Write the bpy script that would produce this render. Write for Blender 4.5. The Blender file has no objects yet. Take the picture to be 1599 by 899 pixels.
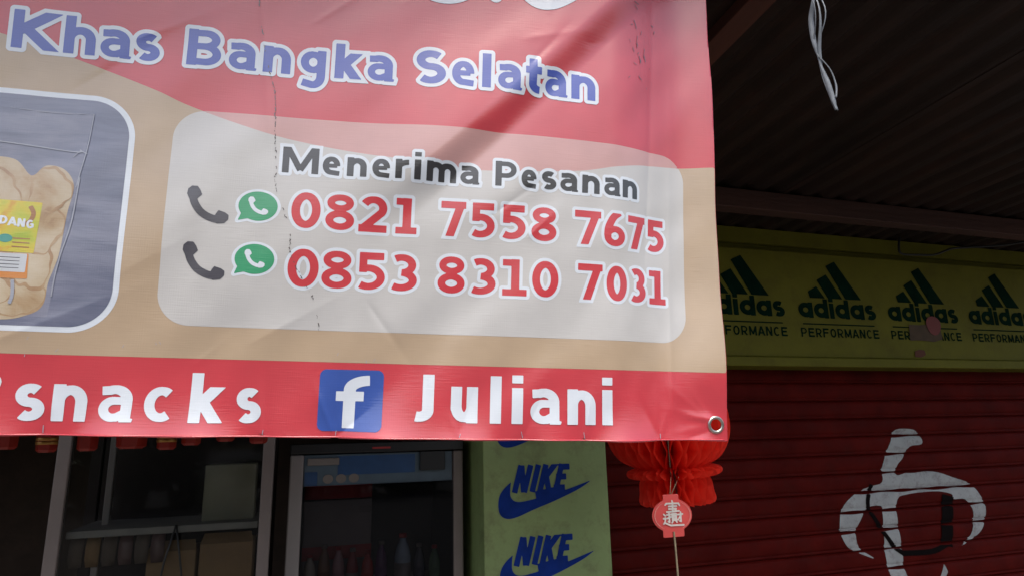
import bpy, bmesh, math, random
import numpy as np
from mathutils import Matrix, Vector

random.seed(7)
rng = np.random.default_rng(7)
S = bpy.context.scene
COL = S.collection
EYE = 1.55                      # camera height; shop measures below are given relative to it
R = math.radians

# ------------------------------------------------------------------ camera
cam = bpy.data.cameras.new('camera')
cam.sensor_width = 36.0
cam.lens = 36.0 * 1000.0 / 1599.0
cam.clip_start = 0.02
cam.clip_end = 2000
camo = bpy.data.objects.new('camera', cam)
COL.objects.link(camo)
AX = np.array([[0.95247839, 0.046034, 0.30110761],
               [-0.30357008, 0.22491783, 0.92588184],
               [-0.02510243, -0.9732897, 0.22820392]])      # world axes in (right, down, forward)
rt, dn, fw = AX[:, 0], AX[:, 1], AX[:, 2]
camo.matrix_world = Matrix(((rt[0], -dn[0], -fw[0], 0), (rt[1], -dn[1], -fw[1], 0),
                            (rt[2], -dn[2], -fw[2], EYE), (0, 0, 0, 1)))
S.camera = camo

# ------------------------------------------------------------------ light
SUN_EL, SUN_AZ = 60.0, 190.0     # azimuth from +Y towards +X: out over the street, hazy
world = bpy.data.worlds.new('World')
S.world = world
world.use_nodes = True
wn = world.node_tree.nodes
sky = wn.new('ShaderNodeTexSky')
sky.sky_type = 'NISHITA'
sky.sun_disc = False
sky.sun_elevation = R(SUN_EL)
sky.sun_rotation = R(SUN_AZ)
sky.air_density = 1.0
sky.dust_density = 5.0
sky.ozone_density = 1.0
world.node_tree.links.new(sky.outputs[0], wn['Background'].inputs[0])
wn['Background'].inputs[1].default_value = 0.15
sl = bpy.data.lights.new('sun', 'SUN')
sl.energy = 1.2
sl.angle = R(30)
sl.color = (1.0, 0.975, 0.94)
slo = bpy.data.objects.new('sun', sl)
COL.objects.link(slo)
sd = Vector((math.cos(R(SUN_EL)) * math.sin(R(SUN_AZ)), math.cos(R(SUN_EL)) * math.cos(R(SUN_AZ)), math.sin(R(SUN_EL))))
slo.rotation_euler = sd.to_track_quat('Z', 'Y').to_euler()
S.view_settings.view_transform = 'Standard'
S.view_settings.look = 'None'
S.view_settings.exposure = 0.58
S.view_settings.gamma = 1.0
S.view_settings.use_curve_mapping = False

# ------------------------------------------------------------------ helpers
def mk_mat(name, col, rough=0.6, var=0.15, scale=6.0, bump=0.0, bscale=60.0, metal=0.0, spec=0.5,
           dirt=0.0, dirt_col=(0.03, 0.025, 0.02), sub=0.0, stretch=(1, 1, 1)):
    m = bpy.data.materials.new(name)
    m.use_nodes = True
    nt = m.node_tree
    N, L = nt.nodes, nt.links
    b = N['Principled BSDF']
    b.inputs['Roughness'].default_value = rough
    b.inputs['Metallic'].default_value = metal
    b.inputs['Specular IOR Level'].default_value = spec
    tc = N.new('ShaderNodeTexCoord')
    mp = N.new('ShaderNodeMapping')
    mp.inputs['Scale'].default_value = stretch
    oi = N.new('ShaderNodeObjectInfo')
    vm = N.new('ShaderNodeVectorMath'); vm.operation = 'MULTIPLY'
    vm.inputs[1].default_value = (9.0, 9.0, 9.0)
    L.new(oi.outputs['Random'], vm.inputs[0])
    va = N.new('ShaderNodeVectorMath'); va.operation = 'ADD'
    L.new(tc.outputs['Object'], va.inputs[0]); L.new(vm.outputs[0], va.inputs[1])
    L.new(va.outputs[0], mp.inputs['Vector'])
    nz = N.new('ShaderNodeTexNoise')
    nz.inputs['Scale'].default_value = scale
    nz.inputs['Detail'].default_value = 6
    nz.inputs['Roughness'].default_value = 0.6
    L.new(mp.outputs[0], nz.inputs['Vector'])
    rp = N.new('ShaderNodeValToRGB')
    rp.color_ramp.elements[0].position = 0.3
    rp.color_ramp.elements[1].position = 0.72
    lo = [c * (1 - var) for c in col]
    hi = [min(1, c * (1 + var)) for c in col]
    rp.color_ramp.elements[0].color = (*lo, 1)
    rp.color_ramp.elements[1].color = (*hi, 1)
    L.new(nz.outputs['Fac'], rp.inputs[0])
    out = rp.outputs[0]
    if dirt > 0:
        n2 = N.new('ShaderNodeTexNoise')
        n2.inputs['Scale'].default_value = scale * 2.3
        n2.inputs['Detail'].default_value = 9
        n2.inputs['Roughness'].default_value = 0.7
        L.new(mp.outputs[0], n2.inputs['Vector'])
        r2 = N.new('ShaderNodeValToRGB')
        r2.color_ramp.elements[0].position = 0.5
        r2.color_ramp.elements[0].color = (0, 0, 0, 1)
        r2.color_ramp.elements[1].position = 0.75
        r2.color_ramp.elements[1].color = (dirt, dirt, dirt, 1)
        L.new(n2.outputs['Fac'], r2.inputs[0])
        mx = N.new('ShaderNodeMixRGB')
        L.new(r2.outputs[0], mx.inputs[0])
        L.new(out, mx.inputs[1])
        mx.inputs[2].default_value = (*dirt_col, 1)
        out = mx.outputs[0]
    L.new(out, b.inputs['Base Color'])
    if bump > 0:
        n3 = N.new('ShaderNodeTexNoise')
        n3.inputs['Scale'].default_value = bscale
        n3.inputs['Detail'].default_value = 5
        L.new(mp.outputs[0], n3.inputs['Vector'])
        bp = N.new('ShaderNodeBump')
        bp.inputs['Strength'].default_value = bump
        bp.inputs['Distance'].default_value = 0.01
        L.new(n3.outputs['Fac'], bp.inputs['Height'])
        L.new(bp.outputs[0], b.inputs['Normal'])
    if sub:
        b.inputs['Transmission Weight'].default_value = 0
        tr = N.new('ShaderNodeBsdfTranslucent')
        L.new(out, tr.inputs['Color'])
        ms = N.new('ShaderNodeMixShader')
        ms.inputs[0].default_value = sub
        L.new(b.outputs[0], ms.inputs[1])
        L.new(tr.outputs[0], ms.inputs[2])
        L.new(ms.outputs[0], N['Material Output'].inputs['Surface'])
    return m

def glass_mat(name, tint=(0.85, 0.9, 0.9), refl=1.45):
    m = bpy.data.materials.new(name)
    m.use_nodes = True
    N, L = m.node_tree.nodes, m.node_tree.links
    N.remove(N['Principled BSDF'])
    t = N.new('ShaderNodeBsdfTransparent'); t.inputs[0].default_value = (*tint, 1)
    g = N.new('ShaderNodeBsdfGlossy'); g.inputs['Roughness'].default_value = 0.03
    f = N.new('ShaderNodeFresnel'); f.inputs[0].default_value = refl
    x = N.new('ShaderNodeMixShader')
    L.new(f.outputs[0], x.inputs[0]); L.new(t.outputs[0], x.inputs[1]); L.new(g.outputs[0], x.inputs[2])
    L.new(x.outputs[0], N['Material Output'].inputs['Surface'])
    return m

def tag(o, label, cat, group=None):
    o['label'] = label
    o['category'] = cat
    if group:
        o['group'] = group
    return o

def empty(name, loc):
    o = bpy.data.objects.new(name, None)
    o.empty_display_size = 0.1
    o.location = loc
    COL.objects.link(o)
    return o

def link(name, me, mat, parent=None):
    o = bpy.data.objects.new(name, me)
    if mat is not None and not me.materials:
        me.materials.append(mat)
    COL.objects.link(o)
    if parent is not None:
        o.parent = parent
        wl = Vector((0, 0, 0))
        p = parent
        while p is not None:
            wl += p.location
            p = p.parent
        o.location = -wl        # meshes are written in world metres; no thing here is rotated
    return o

def mesh(name, V, F, mat, parent=None, smooth=False):
    me = bpy.data.meshes.new(name)
    me.from_pydata([tuple(map(float, v)) for v in V], [], F)
    if smooth:
        me.polygons.foreach_set('use_smooth', [True] * len(me.polygons))
    me.update()
    return link(name, me, mat, parent)

def bm_obj(name, bm, mat, parent=None, smooth=False):
    me = bpy.data.meshes.new(name)
    bm.to_mesh(me)
    bm.free()
    if smooth:
        me.polygons.foreach_set('use_smooth', [True] * len(me.polygons))
    return link(name, me, mat, parent)

def add_box(bm, a, b, bevel=0.0):
    c = [(x + y) / 2 for x, y in zip(a, b)]
    d = [abs(y - x) for x, y in zip(a, b)]
    r = bmesh.ops.create_cube(bm, size=1.0, matrix=Matrix.Translation(c) @ Matrix.Diagonal((*d, 1)))
    if bevel > 0:
        es = list({e for v in r['verts'] for e in v.link_edges})
        bmesh.ops.bevel(bm, geom=es, offset=bevel, segments=2, affect='EDGES', profile=0.5)

def box(name, a, b, mat, parent=None, bevel=0.004):
    bm = bmesh.new()
    add_box(bm, a, b, bevel)
    return bm_obj(name, bm, mat, parent)

def tube_geo(P, rad, seg=8):
    P = [Vector(p) for p in P]
    n = len(P)
    rs = rad if isinstance(rad, (list, tuple)) else [rad] * n
    V, F = [], []
    up = Vector((0.31, 0.83, 0.21)).normalized()
    for i, p in enumerate(P):
        t = (P[min(i + 1, n - 1)] - P[max(i - 1, 0)]).normalized()
        a = t.cross(up).normalized()
        b = t.cross(a)
        for k in range(seg):
            w = 2 * math.pi * k / seg
            V.append(p + (a * math.cos(w) + b * math.sin(w)) * rs[i])
    for i in range(n - 1):
        for k in range(seg):
            F.append((i * seg + k, i * seg + (k + 1) % seg, (i + 1) * seg + (k + 1) % seg, (i + 1) * seg + k))
    F.append(tuple(range(seg - 1, -1, -1)))
    F.append(tuple((n - 1) * seg + k for k in range(seg)))
    return V, F

def tube(name, P, rad, mat, parent=None, seg=8):
    V, F = tube_geo(P, rad, seg)
    return mesh(name, V, F, mat, parent, True)

def crv(pts, n=10, closed=False):
    """Catmull-Rom through the points (any dimension)."""
    P = [np.array(p, float) for p in pts]
    if closed:
        P = [P[-1]] + P + [P[0], P[1]]
    else:
        P = [2 * P[0] - P[1]] + P + [2 * P[-1] - P[-2]]
    out = []
    for i in range(1, len(P) - 2):
        a, b, c, d = P[i - 1], P[i], P[i + 1], P[i + 2]
        for k in range(n):
            t = k / n
            out.append(0.5 * (2 * b + (c - a) * t + (2 * a - 5 * b + 4 * c - d) * t * t + (3 * b - a - 3 * c + d) * t ** 3))
    if not closed:
        out.append(P[-2])
    return np.array(out)

def lathe(name, prof, c, mat, parent=None, seg=24):
    V, F = [], []
    for r, z in prof:
        for k in range(seg):
            a = 2 * math.pi * k / seg
            V.append((c[0] + r * math.cos(a), c[1] + r * math.sin(a), c[2] + z))
    for i in range(len(prof) - 1):
        for k in range(seg):
            F.append((i * seg + k, i * seg + (k + 1) % seg, (i + 1) * seg + (k + 1) % seg, (i + 1) * seg + k))
    F.append(tuple(range(seg - 1, -1, -1)))
    F.append(tuple((len(prof) - 1) * seg + k for k in range(seg)))
    return mesh(name, V, F, mat, parent, True)

# ------------------------------------------------------------------ flat print: distance fields -> meshes
class Field:
    """signed distance sampled on a grid in the plane of a print"""
    def __init__(s, u0, v0, u1, v1, cell):
        s.u0, s.v0, s.c = u0, v0, cell
        s.nu, s.nv = int(math.ceil((u1 - u0) / cell)) + 1, int(math.ceil((v1 - v0) / cell)) + 1
        s.U = u0 + cell * np.arange(s.nu)
        s.V = v0 + cell * np.arange(s.nv)
        s.d = np.full((s.nv, s.nu), 1.0)
    def win(s, a0, b0, a1, b1, fn):
        i0 = max(0, int((a0 - s.u0) / s.c) - 1); i1 = min(s.nu, int((a1 - s.u0) / s.c) + 2)
        j0 = max(0, int((b0 - s.v0) / s.c) - 1); j1 = min(s.nv, int((b1 - s.v0) / s.c) + 2)
        if i1 <= i0 or j1 <= j0:
            return
        X, Y = np.meshgrid(s.U[i0:i1], s.V[j0:j1])
        s.d[j0:j1, i0:i1] = np.minimum(s.d[j0:j1, i0:i1], fn(X, Y))
    def stroke(s, P, w, clip=None, closed=False, pad=0.012, round_ends=False, thin=0.0):
        P = np.asarray(P, float)
        if closed:
            P = np.vstack([P, P[:1]])
        m = w / 2 + pad
        seg = np.hypot(*(P[1:] - P[:-1]).T)
        arc = np.concatenate([[0], np.cumsum(seg)])
        ends = []
        if not closed and not round_ends and len(P) > 1:
            ends = [(P[0], (P[0] - P[1]) / max(seg[0], 1e-9), 0), (P[-1], (P[-1] - P[-2]) / max(seg[-1], 1e-9), arc[-1])]
        def fn(X, Y):
            D = np.full(X.shape, 1.0)
            for k in range(len(P) - 1):
                a, b = P[k], P[k + 1]
                e = b - a
                L = math.hypot(*e)
                if L < 1e-9:
                    continue
                e = e / L
                wk = w * (1 - thin * (1 - abs(e[1])))
                t = (X - a[0]) * e[0] + (Y - a[1]) * e[1]
                n = -(X - a[0]) * e[1] + (Y - a[1]) * e[0]
                qx = np.abs(t - L / 2) - L / 2
                qy = np.abs(n) - wk / 2
                D = np.minimum(D, np.hypot(np.maximum(qx, 0), np.maximum(qy, 0)) + np.minimum(np.maximum(qx, qy), 0))
                if k > 0 or closed or round_ends:
                    c = np.hypot(X - a[0], Y - a[1]) - wk / 2
                    for q, d, s0 in ends:
                        if abs(arc[k] - s0) < w:
                            c = np.maximum(c, (X - q[0]) * d[0] + (Y - q[1]) * d[1])
                    D = np.minimum(D, c)
            if round_ends:
                D = np.minimum(D, np.hypot(X - P[-1][0], Y - P[-1][1]) - w / 2)
            if clip:
                D = np.maximum(D, np.maximum(clip[0] - Y, Y - clip[1]))
            return D
        s.win(P[:, 0].min() - m, P[:, 1].min() - m, P[:, 0].max() + m, P[:, 1].max() + m, fn)
    def poly(s, P, pad=0.02):
        P = np.asarray(P, float)
        s.win(P[:, 0].min() - pad, P[:, 1].min() - pad, P[:, 0].max() + pad, P[:, 1].max() + pad, lambda X, Y: poly_sdf(P, X, Y))
    def full(s, fn):
        X, Y = np.meshgrid(s.U, s.V)
        s.d = fn(X, Y)
        return s
    def mesh(s, off=0.0):
        """filled region where d < off, as vertices in the plane and faces"""
        d = s.d - off
        d = np.where(np.abs(d) < 1e-7, 1e-7, d)
        ins = d < 0
        cnt = ins[:-1, :-1].astype(int) + ins[:-1, 1:] + ins[1:, 1:] + ins[1:, :-1]
        V, F, idx = [], [], {}
        U, W = s.U, s.V
        def corner(j, i):
            k = (j, i)
            if k not in idx:
                idx[k] = len(V); V.append((U[i], W[j]))
            return idx[k]
        def edge(j, i, j2, i2):
            k = (j, i, j2, i2) if (j, i) < (j2, i2) else (j2, i2, j, i)
            if k not in idx:
                a, b = d[k[0], k[1]], d[k[2], k[3]]
                t = min(max(a / (a - b), 0.02), 0.98)
                idx[k] = len(V)
                V.append((U[k[1]] + (U[k[3]] - U[k[1]]) * t, W[k[0]] + (W[k[2]] - W[k[0]]) * t))
            return idx[k]
        for j, i in np.argwhere(cnt > 0):
            j, i = int(j), int(i)
            c = [(j, i), (j, i + 1), (j + 1, i + 1), (j + 1, i)]
            if cnt[j, i] == 4:
                F.append(tuple(corner(*q) for q in c)); continue
            fl = [ins[q] for q in c]
            if cnt[j, i] == 2 and fl[0] == fl[2]:
                for k in range(4):
                    if fl[k]:
                        F.append((corner(*c[k]), edge(*c[k], *c[(k + 1) % 4]), edge(*c[k], *c[k - 1])))
                continue
            f = []
            for k in range(4):
                if fl[k]:
                    f.append(corner(*c[k]))
                if fl[k] != fl[(k + 1) % 4]:
                    f.append(edge(*c[k], *c[(k + 1) % 4]))
            F.append(tuple(f))
        return V, F

def poly_sdf(P, X, Y):
    P = np.asarray(P, float)
    D = np.full(X.shape, 1e9)
    c = np.zeros(X.shape, bool)
    for k in range(len(P)):
        a, b = P[k], P[(k + 1) % len(P)]
        e = b - a
        L2 = e @ e
        if L2 < 1e-14:
            continue
        t = np.clip(((X - a[0]) * e[0] + (Y - a[1]) * e[1]) / L2, 0, 1)
        D = np.minimum(D, np.hypot(X - a[0] - t * e[0], Y - a[1] - t * e[1]))
        if a[1] != b[1]:
            q = ((a[1] > Y) != (b[1] > Y)) & (X < (b[0] - a[0]) * (Y - a[1]) / (b[1] - a[1]) + a[0])
            c ^= q
    return np.where(c, -D, D)

def rrect(X, Y, a0, b0, a1, b1, r):
    qx = np.abs(X - (a0 + a1) / 2) - (a1 - a0) / 2 + r
    qy = np.abs(Y - (b0 + b1) / 2) - (b1 - b0) / 2 + r
    return np.hypot(np.maximum(qx, 0), np.maximum(qy, 0)) + np.minimum(np.maximum(qx, qy), 0) - r

def glyph(F, ch, x0, x1, yb, cap, w, xh=0.74, slant=0.0):
    """draw one bold sans letter into field F between x0 and x1"""
    h = w / 2
    l, r, W = x0 + h, x1 - h, x1 - x0
    T, t = yb + cap, yb + xh * cap
    mid = (x0 + x1) / 2
    def Y(b): return yb + b * cap
    def X(a): return x0 + a * W
    def sk(P):
        P = np.array(P, float)
        if slant:
            P[:, 0] += (P[:, 1] - yb) * slant
        return P
    def st(P, k=1.0, clip=None, closed=False):
        if len(P) > 8 and math.hypot(P[0][0] - P[-1][0], P[0][1] - P[-1][1]) < 1e-6:
            P, closed = P[:-1], True
        F.stroke(sk(P), w * k, clip, closed, thin=0.16 if len(P) > 2 else 0.0)
    def sp(P, k=1.0, clip=None, closed=False):
        F.stroke(sk(crv(P, 9, closed)), w * k * 1.08, clip, closed, thin=0.20)
    def ell(cx, cy, rx, ry, a0, a1, n=22):
        return [(cx + rx * math.cos(math.radians(a0 + (a1 - a0) * i / n)), cy + ry * math.sin(math.radians(a0 + (a1 - a0) * i / n))) for i in range(n + 1)]
    def dia(a, b, clip, k=1.0):
        a, b = np.array(a), np.array(b)
        e = (b - a) / np.hypot(*(b - a))
        st([a - e * 0, b + e * w], k, clip)
    def arch(a, b, top, base, ry):
        return ell((a + b) / 2, top - h - ry, (b - a) / 2, ry, 172, 0) + [(b, base)]
    q = 0.86
    qa = 0.76
    if ch == 'K':
        st([(l, yb), (l, T)]); dia((x0 + w * 0.75, Y(0.47)), (x1 - w * 0.62, T), (yb, T)); dia((x0 + w * 0.95, Y(0.60)), (x1 - w * 0.62, yb), (yb, T))
    elif ch == 'k':
        st([(l, yb), (l, T)]); dia((x0 + w * 0.75, Y(0.34)), (x1 - w * 0.66, t), (yb, t)); dia((x0 + w * 0.95, Y(0.45)), (x1 - w * 0.62, yb), (yb, t))
    elif ch == 'h':
        st([(l, yb), (l, T)]); st(arch(l, r, t, yb, 0.24 * cap), 0.97)
    elif ch == 'n':
        st([(l, yb), (l, t)]); st(arch(l, r, t, yb, 0.24 * cap), 0.97)
    elif ch == 'm':
        c = (l + r) / 2
        st([(l, yb), (l, t)]); st(arch(l, c, t, yb, 0.2 * cap), 0.95); st(arch(c, r, t, yb, 0.2 * cap), 0.95)
    elif ch == 'r':
        st([(l, yb), (l, t)]); st(ell(x1, t - h - 0.2 * cap, x1 - l, 0.2 * cap, 172, 92), 0.95)
    elif ch == 'u':
        st([(r, yb), (r, t)]); st([(l, t), (l, Y(0.3))] + ell((l + r) / 2, yb + h + 0.24 * cap, (r - l) / 2, 0.24 * cap, 180, 352)[1:], 0.97)
    elif ch == 'a':
        ha = h * qa
        st([(X(0.09), t - 0.115 * cap)] + ell(X(0.47), t - ha - 0.20 * cap, r - X(0.47), 0.20 * cap, 112, 0, 16) + [(r, yb)], 0.90)
        u2, d2 = yb + 0.60 * xh * cap - ha * 0.2, yb + ha
        st([(r, u2), (X(0.50), u2)] + ell(X(0.46), (u2 + d2) / 2, X(0.46) - l, (u2 - d2) / 2, 90, 270, 18) + [(X(0.58), d2 + 0.01 * cap), (r, d2 + 0.10 * cap)], qa * 1.06)
        st([(r, yb + 0.05 * cap), (x1 + 0.035 * W, yb + 0.015 * cap)], 0.45, (yb, T))
    elif ch == 'A1':      # single-storey a
        st(ell((l + r) / 2, yb + t / 2 - yb / 2, (r - l) / 2, (t - yb) / 2 - h, 0, 360), 1, None); st([(r, yb), (r, t)])
    elif ch == 'd':
        st(ell((l + r) / 2, (yb + t) / 2, (r - l) / 2, (t - yb) / 2 - h, 0, 360)); st([(r, yb), (r, T)])
    elif ch == 's':
        ha = h * 0.8; H2 = (t - yb - 2 * ha) / 4
        st(ell(mid, t - ha - H2, (r - l) / 2 - 0.01 * W, H2, 42, 262, 20) + ell(mid, yb + ha + H2, (r - l) / 2, H2, 82, -138, 20), 0.92)
    elif ch == 'S':
        ha = h * 0.85; H2 = (T - yb - 2 * ha) / 4
        st(ell(mid, T - ha - H2 * 0.96, (r - l) / 2 - 0.02 * W, H2 * 0.96, 40, 262, 22) + ell(mid, yb + ha + H2 * 1.04, (r - l) / 2, H2 * 1.04, 82, -140, 22), 0.96)
    elif ch == 'B':
        st([(l, yb), (l, T)])
        a = T - h * q; b = Y(0.53); c = yb + h * q
        st([(l, a), (X(0.5), a)] + ell(X(0.5), (a + b) / 2, r - X(0.5) - 0.05 * W, (a - b) / 2, 90, -90) + [(l, b)], q)
        st([(l, b), (X(0.5), b)] + ell(X(0.5), (b + c) / 2, r - X(0.5), (b - c) / 2, 90, -90) + [(l, c)], q)
    elif ch == 'g':
        st(ell((l + r) / 2, Y(0.40), (r - l) / 2, (t - Y(0.40)) - h, 0, 360), q)
        st([(r, t), (r, Y(0.0))] + ell((l + r) / 2 + 0.02 * W, Y(0.0), r - (l + r) / 2 - 0.02 * W, 0.24 * cap, 0, -95, 14) + [(X(0.12), Y(-0.18))], 0.92)
    elif ch == 'e':
        cy = (yb + t) / 2
        st([(l, cy), (r, cy)], 0.62)
        st(ell((l + r) / 2, cy, (r - l) / 2, (t - yb) / 2 - h * q, -2, 270, 30) + [(X(0.95), yb + 0.075 * cap)], q)
    elif ch == 'c':
        cy = (yb + t) / 2
        st(ell((l + r) / 2 + 0.05 * W, cy, (r - l) / 2 + 0.05 * W, (t - yb) / 2 - h * q, 52, 308, 30), q)
    elif ch == 'l':
        st([(mid, yb), (mid, T)])
    elif ch == 'i':
        st([(mid, yb), (mid, t)]); st([(mid, Y(0.86)), (mid, Y(1.03))])
    elif ch == 't':
        c = X(0.46)
        st([(c, Y(0.97)), (c, Y(0.25))] + ell(c + 0.2 * cap, Y(0.25), 0.2 * cap, Y(0.25) - yb - h * q, 180, 272, 10), 0.95); st([(x0, t - h * q), (x1, t - h * q)], q)
    elif ch == 'f':
        c = X(0.40)
        st([(c, yb), (c, Y(0.72))] + ell(x1, Y(0.72), x1 - c, T - h * q - Y(0.72), 180, 92, 12)); st([(x0, Y(0.60)), (X(0.82), Y(0.60))], 0.8)
    elif ch == 'J':
        st([(r, T), (r, Y(0.25))] + ell((x0 + r) / 2, Y(0.25), (r - x0) / 2, Y(0.25) - yb - h, 0, -110, 14))
    elif ch == 'M':
        st([(l, yb), (l, T)]); st([(r, yb), (r, T)]); st([(l - 0.3 * h, T + h), (mid, Y(0.12))], 0.9, (yb, T)); st([(r + 0.3 * h, T + h), (mid, Y(0.12))], 0.9, (yb, T))
    elif ch == 'N':
        st([(l, yb), (l, T)]); st([(r, yb), (r, T)]); st([(l - h * 0.2, T + h), (r + h * 0.2, yb - h)], 1, (yb, T))
    elif ch == 'P' or ch == 'R':
        st([(l, yb), (l, T)]); a = T - h * q; b = Y(0.42)
        st([(l, a), (X(0.5), a)] + ell(X(0.5), (a + b) / 2, r - X(0.5), (a - b) / 2, 90, -90) + [(l, b)], q)
        if ch == 'R':
            dia((X(0.45), Y(0.42)), (x1 - h, yb), (yb, T))
    elif ch in 'EF':
        st([(l, yb), (l, T)]); st([(x0, T - h), (x1, T - h)]); st([(x0, Y(0.52)), (X(0.9), Y(0.52))])
        if ch == 'E':
            st([(x0, yb + h), (x1, yb + h)])
    elif ch == 'I':
        st([(mid, yb), (mid, T)])
    elif ch == 'A':
        st([(x0 - h * 0.1, yb - h), (mid, T)], 1, (yb, T)); st([(x1 + h * 0.1, yb - h), (mid, T)], 1, (yb, T)); st([(X(0.22), Y(0.3)), (X(0.78), Y(0.3))], 0.8)
    elif ch == 'O' or ch == '0':
        st(ell(mid, yb + cap / 2, (r - l) / 2, cap / 2 - h * q, 0, 360, 36), 0.97)
    elif ch == 'C' or ch == 'G':
        st(ell(mid, yb + cap / 2, (r - l) / 2, cap / 2 - h * q, 45, 315, 30), 0.95)
        if ch == 'G':
            st([(r, Y(0.1)), (r, Y(0.5)), (mid, Y(0.5))], 0.9)
    elif ch == 'D':
        st([(l, yb), (l, T)]); st([(l, T - h), (X(0.4), T - h)] + ell(X(0.4), yb + cap / 2, r - X(0.4), cap / 2 - h, 90, -90) + [(l, yb + h)])
    elif ch == 'U':
        st([(l, T), (l, Y(0.35))] + ell(mid, Y(0.35), (r - l) / 2, Y(0.35) - yb - h, 180, 360) + [(r, T)])
    elif ch == '1':
        c = X(0.56)
        st([(c, yb), (c, T)]); st([(X(0.08), yb + h * 0.8), (x1, yb + h * 0.8)], 0.8); st([(X(0.08), T - h * 0.85), (c, T - h * 0.85)], 0.78)
    elif ch == '2':
        st(ell(mid, T - h * q - 0.235 * cap, (r - l) / 2, 0.235 * cap, 152, -28, 22) + [(X(0.16), yb + h * 0.9)], 0.95, (yb, T)); st([(x0, yb + h * q), (x1, yb + h * q)], q)
    elif ch == '3':
        H2 = (T - yb - 2 * h * q) / 4
        st(ell(X(0.46), T - h * q - H2, r - X(0.46) - 0.04 * W, H2, 128, -88, 20), 0.92)
        st(ell(X(0.44), yb + h * q + H2, r - X(0.44), H2, 88, -128, 20), 0.94)
    elif ch == '5':
        st([(X(0.12), T - h * q), (X(0.94), T - h * q)], q); st([(X(0.12) + h * 0.9, T), (X(0.12) + h * 0.9, Y(0.47))], 0.9)
        cy = yb + h * q + 0.245 * cap
        st(ell(X(0.43), cy, r - X(0.43), 0.245 * cap, 118, -128, 26), 0.94)
    elif ch == '6':
        st(ell(mid, Y(0.31), (r - l) / 2, Y(0.31) - yb - h * q, 0, 360, 30), 0.92)
        sp([(l, Y(0.31)), (l + 0.04 * W, Y(0.56)), (X(0.42), Y(0.86)), (X(0.72), T + h * 0.3)], 0.92, (yb, T))
    elif ch == '7':
        st([(x0, T - h * q), (x1, T - h * q)], q); st([(x1 - h * 1.0, T), (X(0.32), yb - h)], 0.97, (yb, T - 0.001))
    elif ch == '8':
        st(ell(mid, Y(0.755), (r - l) / 2 - 0.03 * W, 0.245 * cap - h * 0.8, 0, 360, 30), 0.86)
        st(ell(mid, Y(0.275), (r - l) / 2, 0.275 * cap - h * 0.8, 0, 360, 30), 0.9)

def text_field(spec, yb, cap, w, cell, xh=0.74, pad=0.012, slant=0.0):
    xs = [s[1] for s in spec] + [s[2] for s in spec]
    F = Field(min(xs) - pad, yb - 0.32 * cap - pad, max(xs) + pad + abs(slant) * cap, yb + cap * 1.06 + pad, cell)
    for s in spec:
        glyph(F, s[0], s[1], s[2], s[3] if len(s) > 3 else yb, cap, w, xh, slant)
    return F

# ------------------------------------------------------------------ materials
M = {}
M['concrete'] = mk_mat('concrete', (0.16, 0.15, 0.135), 0.85, 0.2, 3, 0.4, 40, dirt=0.4)
M['asphalt'] = mk_mat('asphalt', (0.06, 0.06, 0.06), 0.9, 0.25, 2, 0.5, 80)
M['lime'] = mk_mat('lime_paint', (0.27, 0.36, 0.135), 0.55, 0.12, 4, 0.25, 25, dirt=0.65, dirt_col=(0.12, 0.11, 0.045))
M['fascia'] = mk_mat('olive_paint', (0.125, 0.118, 0.013), 0.6, 0.12, 3, 0.2, 25, dirt=0.4, dirt_col=(0.06, 0.045, 0.012), spec=0.15)
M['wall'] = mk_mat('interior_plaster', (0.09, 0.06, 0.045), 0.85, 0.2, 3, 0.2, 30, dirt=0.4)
M['wood'] = mk_mat('rafter_wood', (0.10, 0.028, 0.014), 0.75, 0.35, 5, 0.4, 40, stretch=(1, 0.15, 1))
M['woodx'] = mk_mat('purlin_wood', (0.05, 0.018, 0.012), 0.75, 0.35, 5, 0.4, 40, stretch=(0.15, 1, 1))
M['roof'] = mk_mat('rusty_sheet', (0.020, 0.011, 0.008), 0.6, 0.4, 4, 0.15, 50, metal=0.0, spec=0.25, dirt=0.6, dirt_col=(0.05, 0.02, 0.012), stretch=(1, 0.3, 1))
M['shutter'] = mk_mat('shutter_red', (0.072, 0.0045, 0.0032), 0.6, 0.3, 5, 0.1, 40, spec=0.05, dirt=0.5, dirt_col=(0.05, 0.012, 0.010))
M['steel'] = mk_mat('guide_steel', (0.10, 0.05, 0.045), 0.5, 0.2, 5)
M['white_paint'] = mk_mat('white_paint', (0.33, 0.345, 0.345), 0.6, 0.14, 12, dirt=0.75, dirt_col=(0.12, 0.085, 0.08))
M['black_paint'] = mk_mat('black_paint', (0.006, 0.004, 0.004), 0.8, 0.2, 12, spec=0.05)
M['blue_paint'] = mk_mat('blue_paint', (0.008, 0.035, 0.24), 0.7, 0.2, 14, spec=0.1, dirt=0.25, dirt_col=(0.02, 0.05, 0.16))
M['green_paint'] = mk_mat('green_paint', (0.002, 0.016, 0.009), 0.8, 0.3, 14, spec=0.04)
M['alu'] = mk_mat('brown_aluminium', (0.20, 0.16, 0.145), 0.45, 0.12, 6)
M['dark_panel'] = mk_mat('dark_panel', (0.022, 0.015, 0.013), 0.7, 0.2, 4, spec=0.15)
M['shelf'] = mk_mat('shelf_board', (0.20, 0.17, 0.15), 0.6, 0.12, 6)
M['card'] = mk_mat('cardboard', (0.20, 0.11, 0.05), 0.8, 0.15, 8, 0.1, 60)
M['cream'] = mk_mat('cream_box', (0.21, 0.18, 0.12), 0.6, 0.1, 6)
M['fridge_frame'] = mk_mat('fridge_frame', (0.27, 0.24, 0.23), 0.35, 0.06, 5)
M['fridge_dark'] = mk_mat('fridge_dark', (0.012, 0.012, 0.013), 0.35, 0.2, 5)
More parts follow.
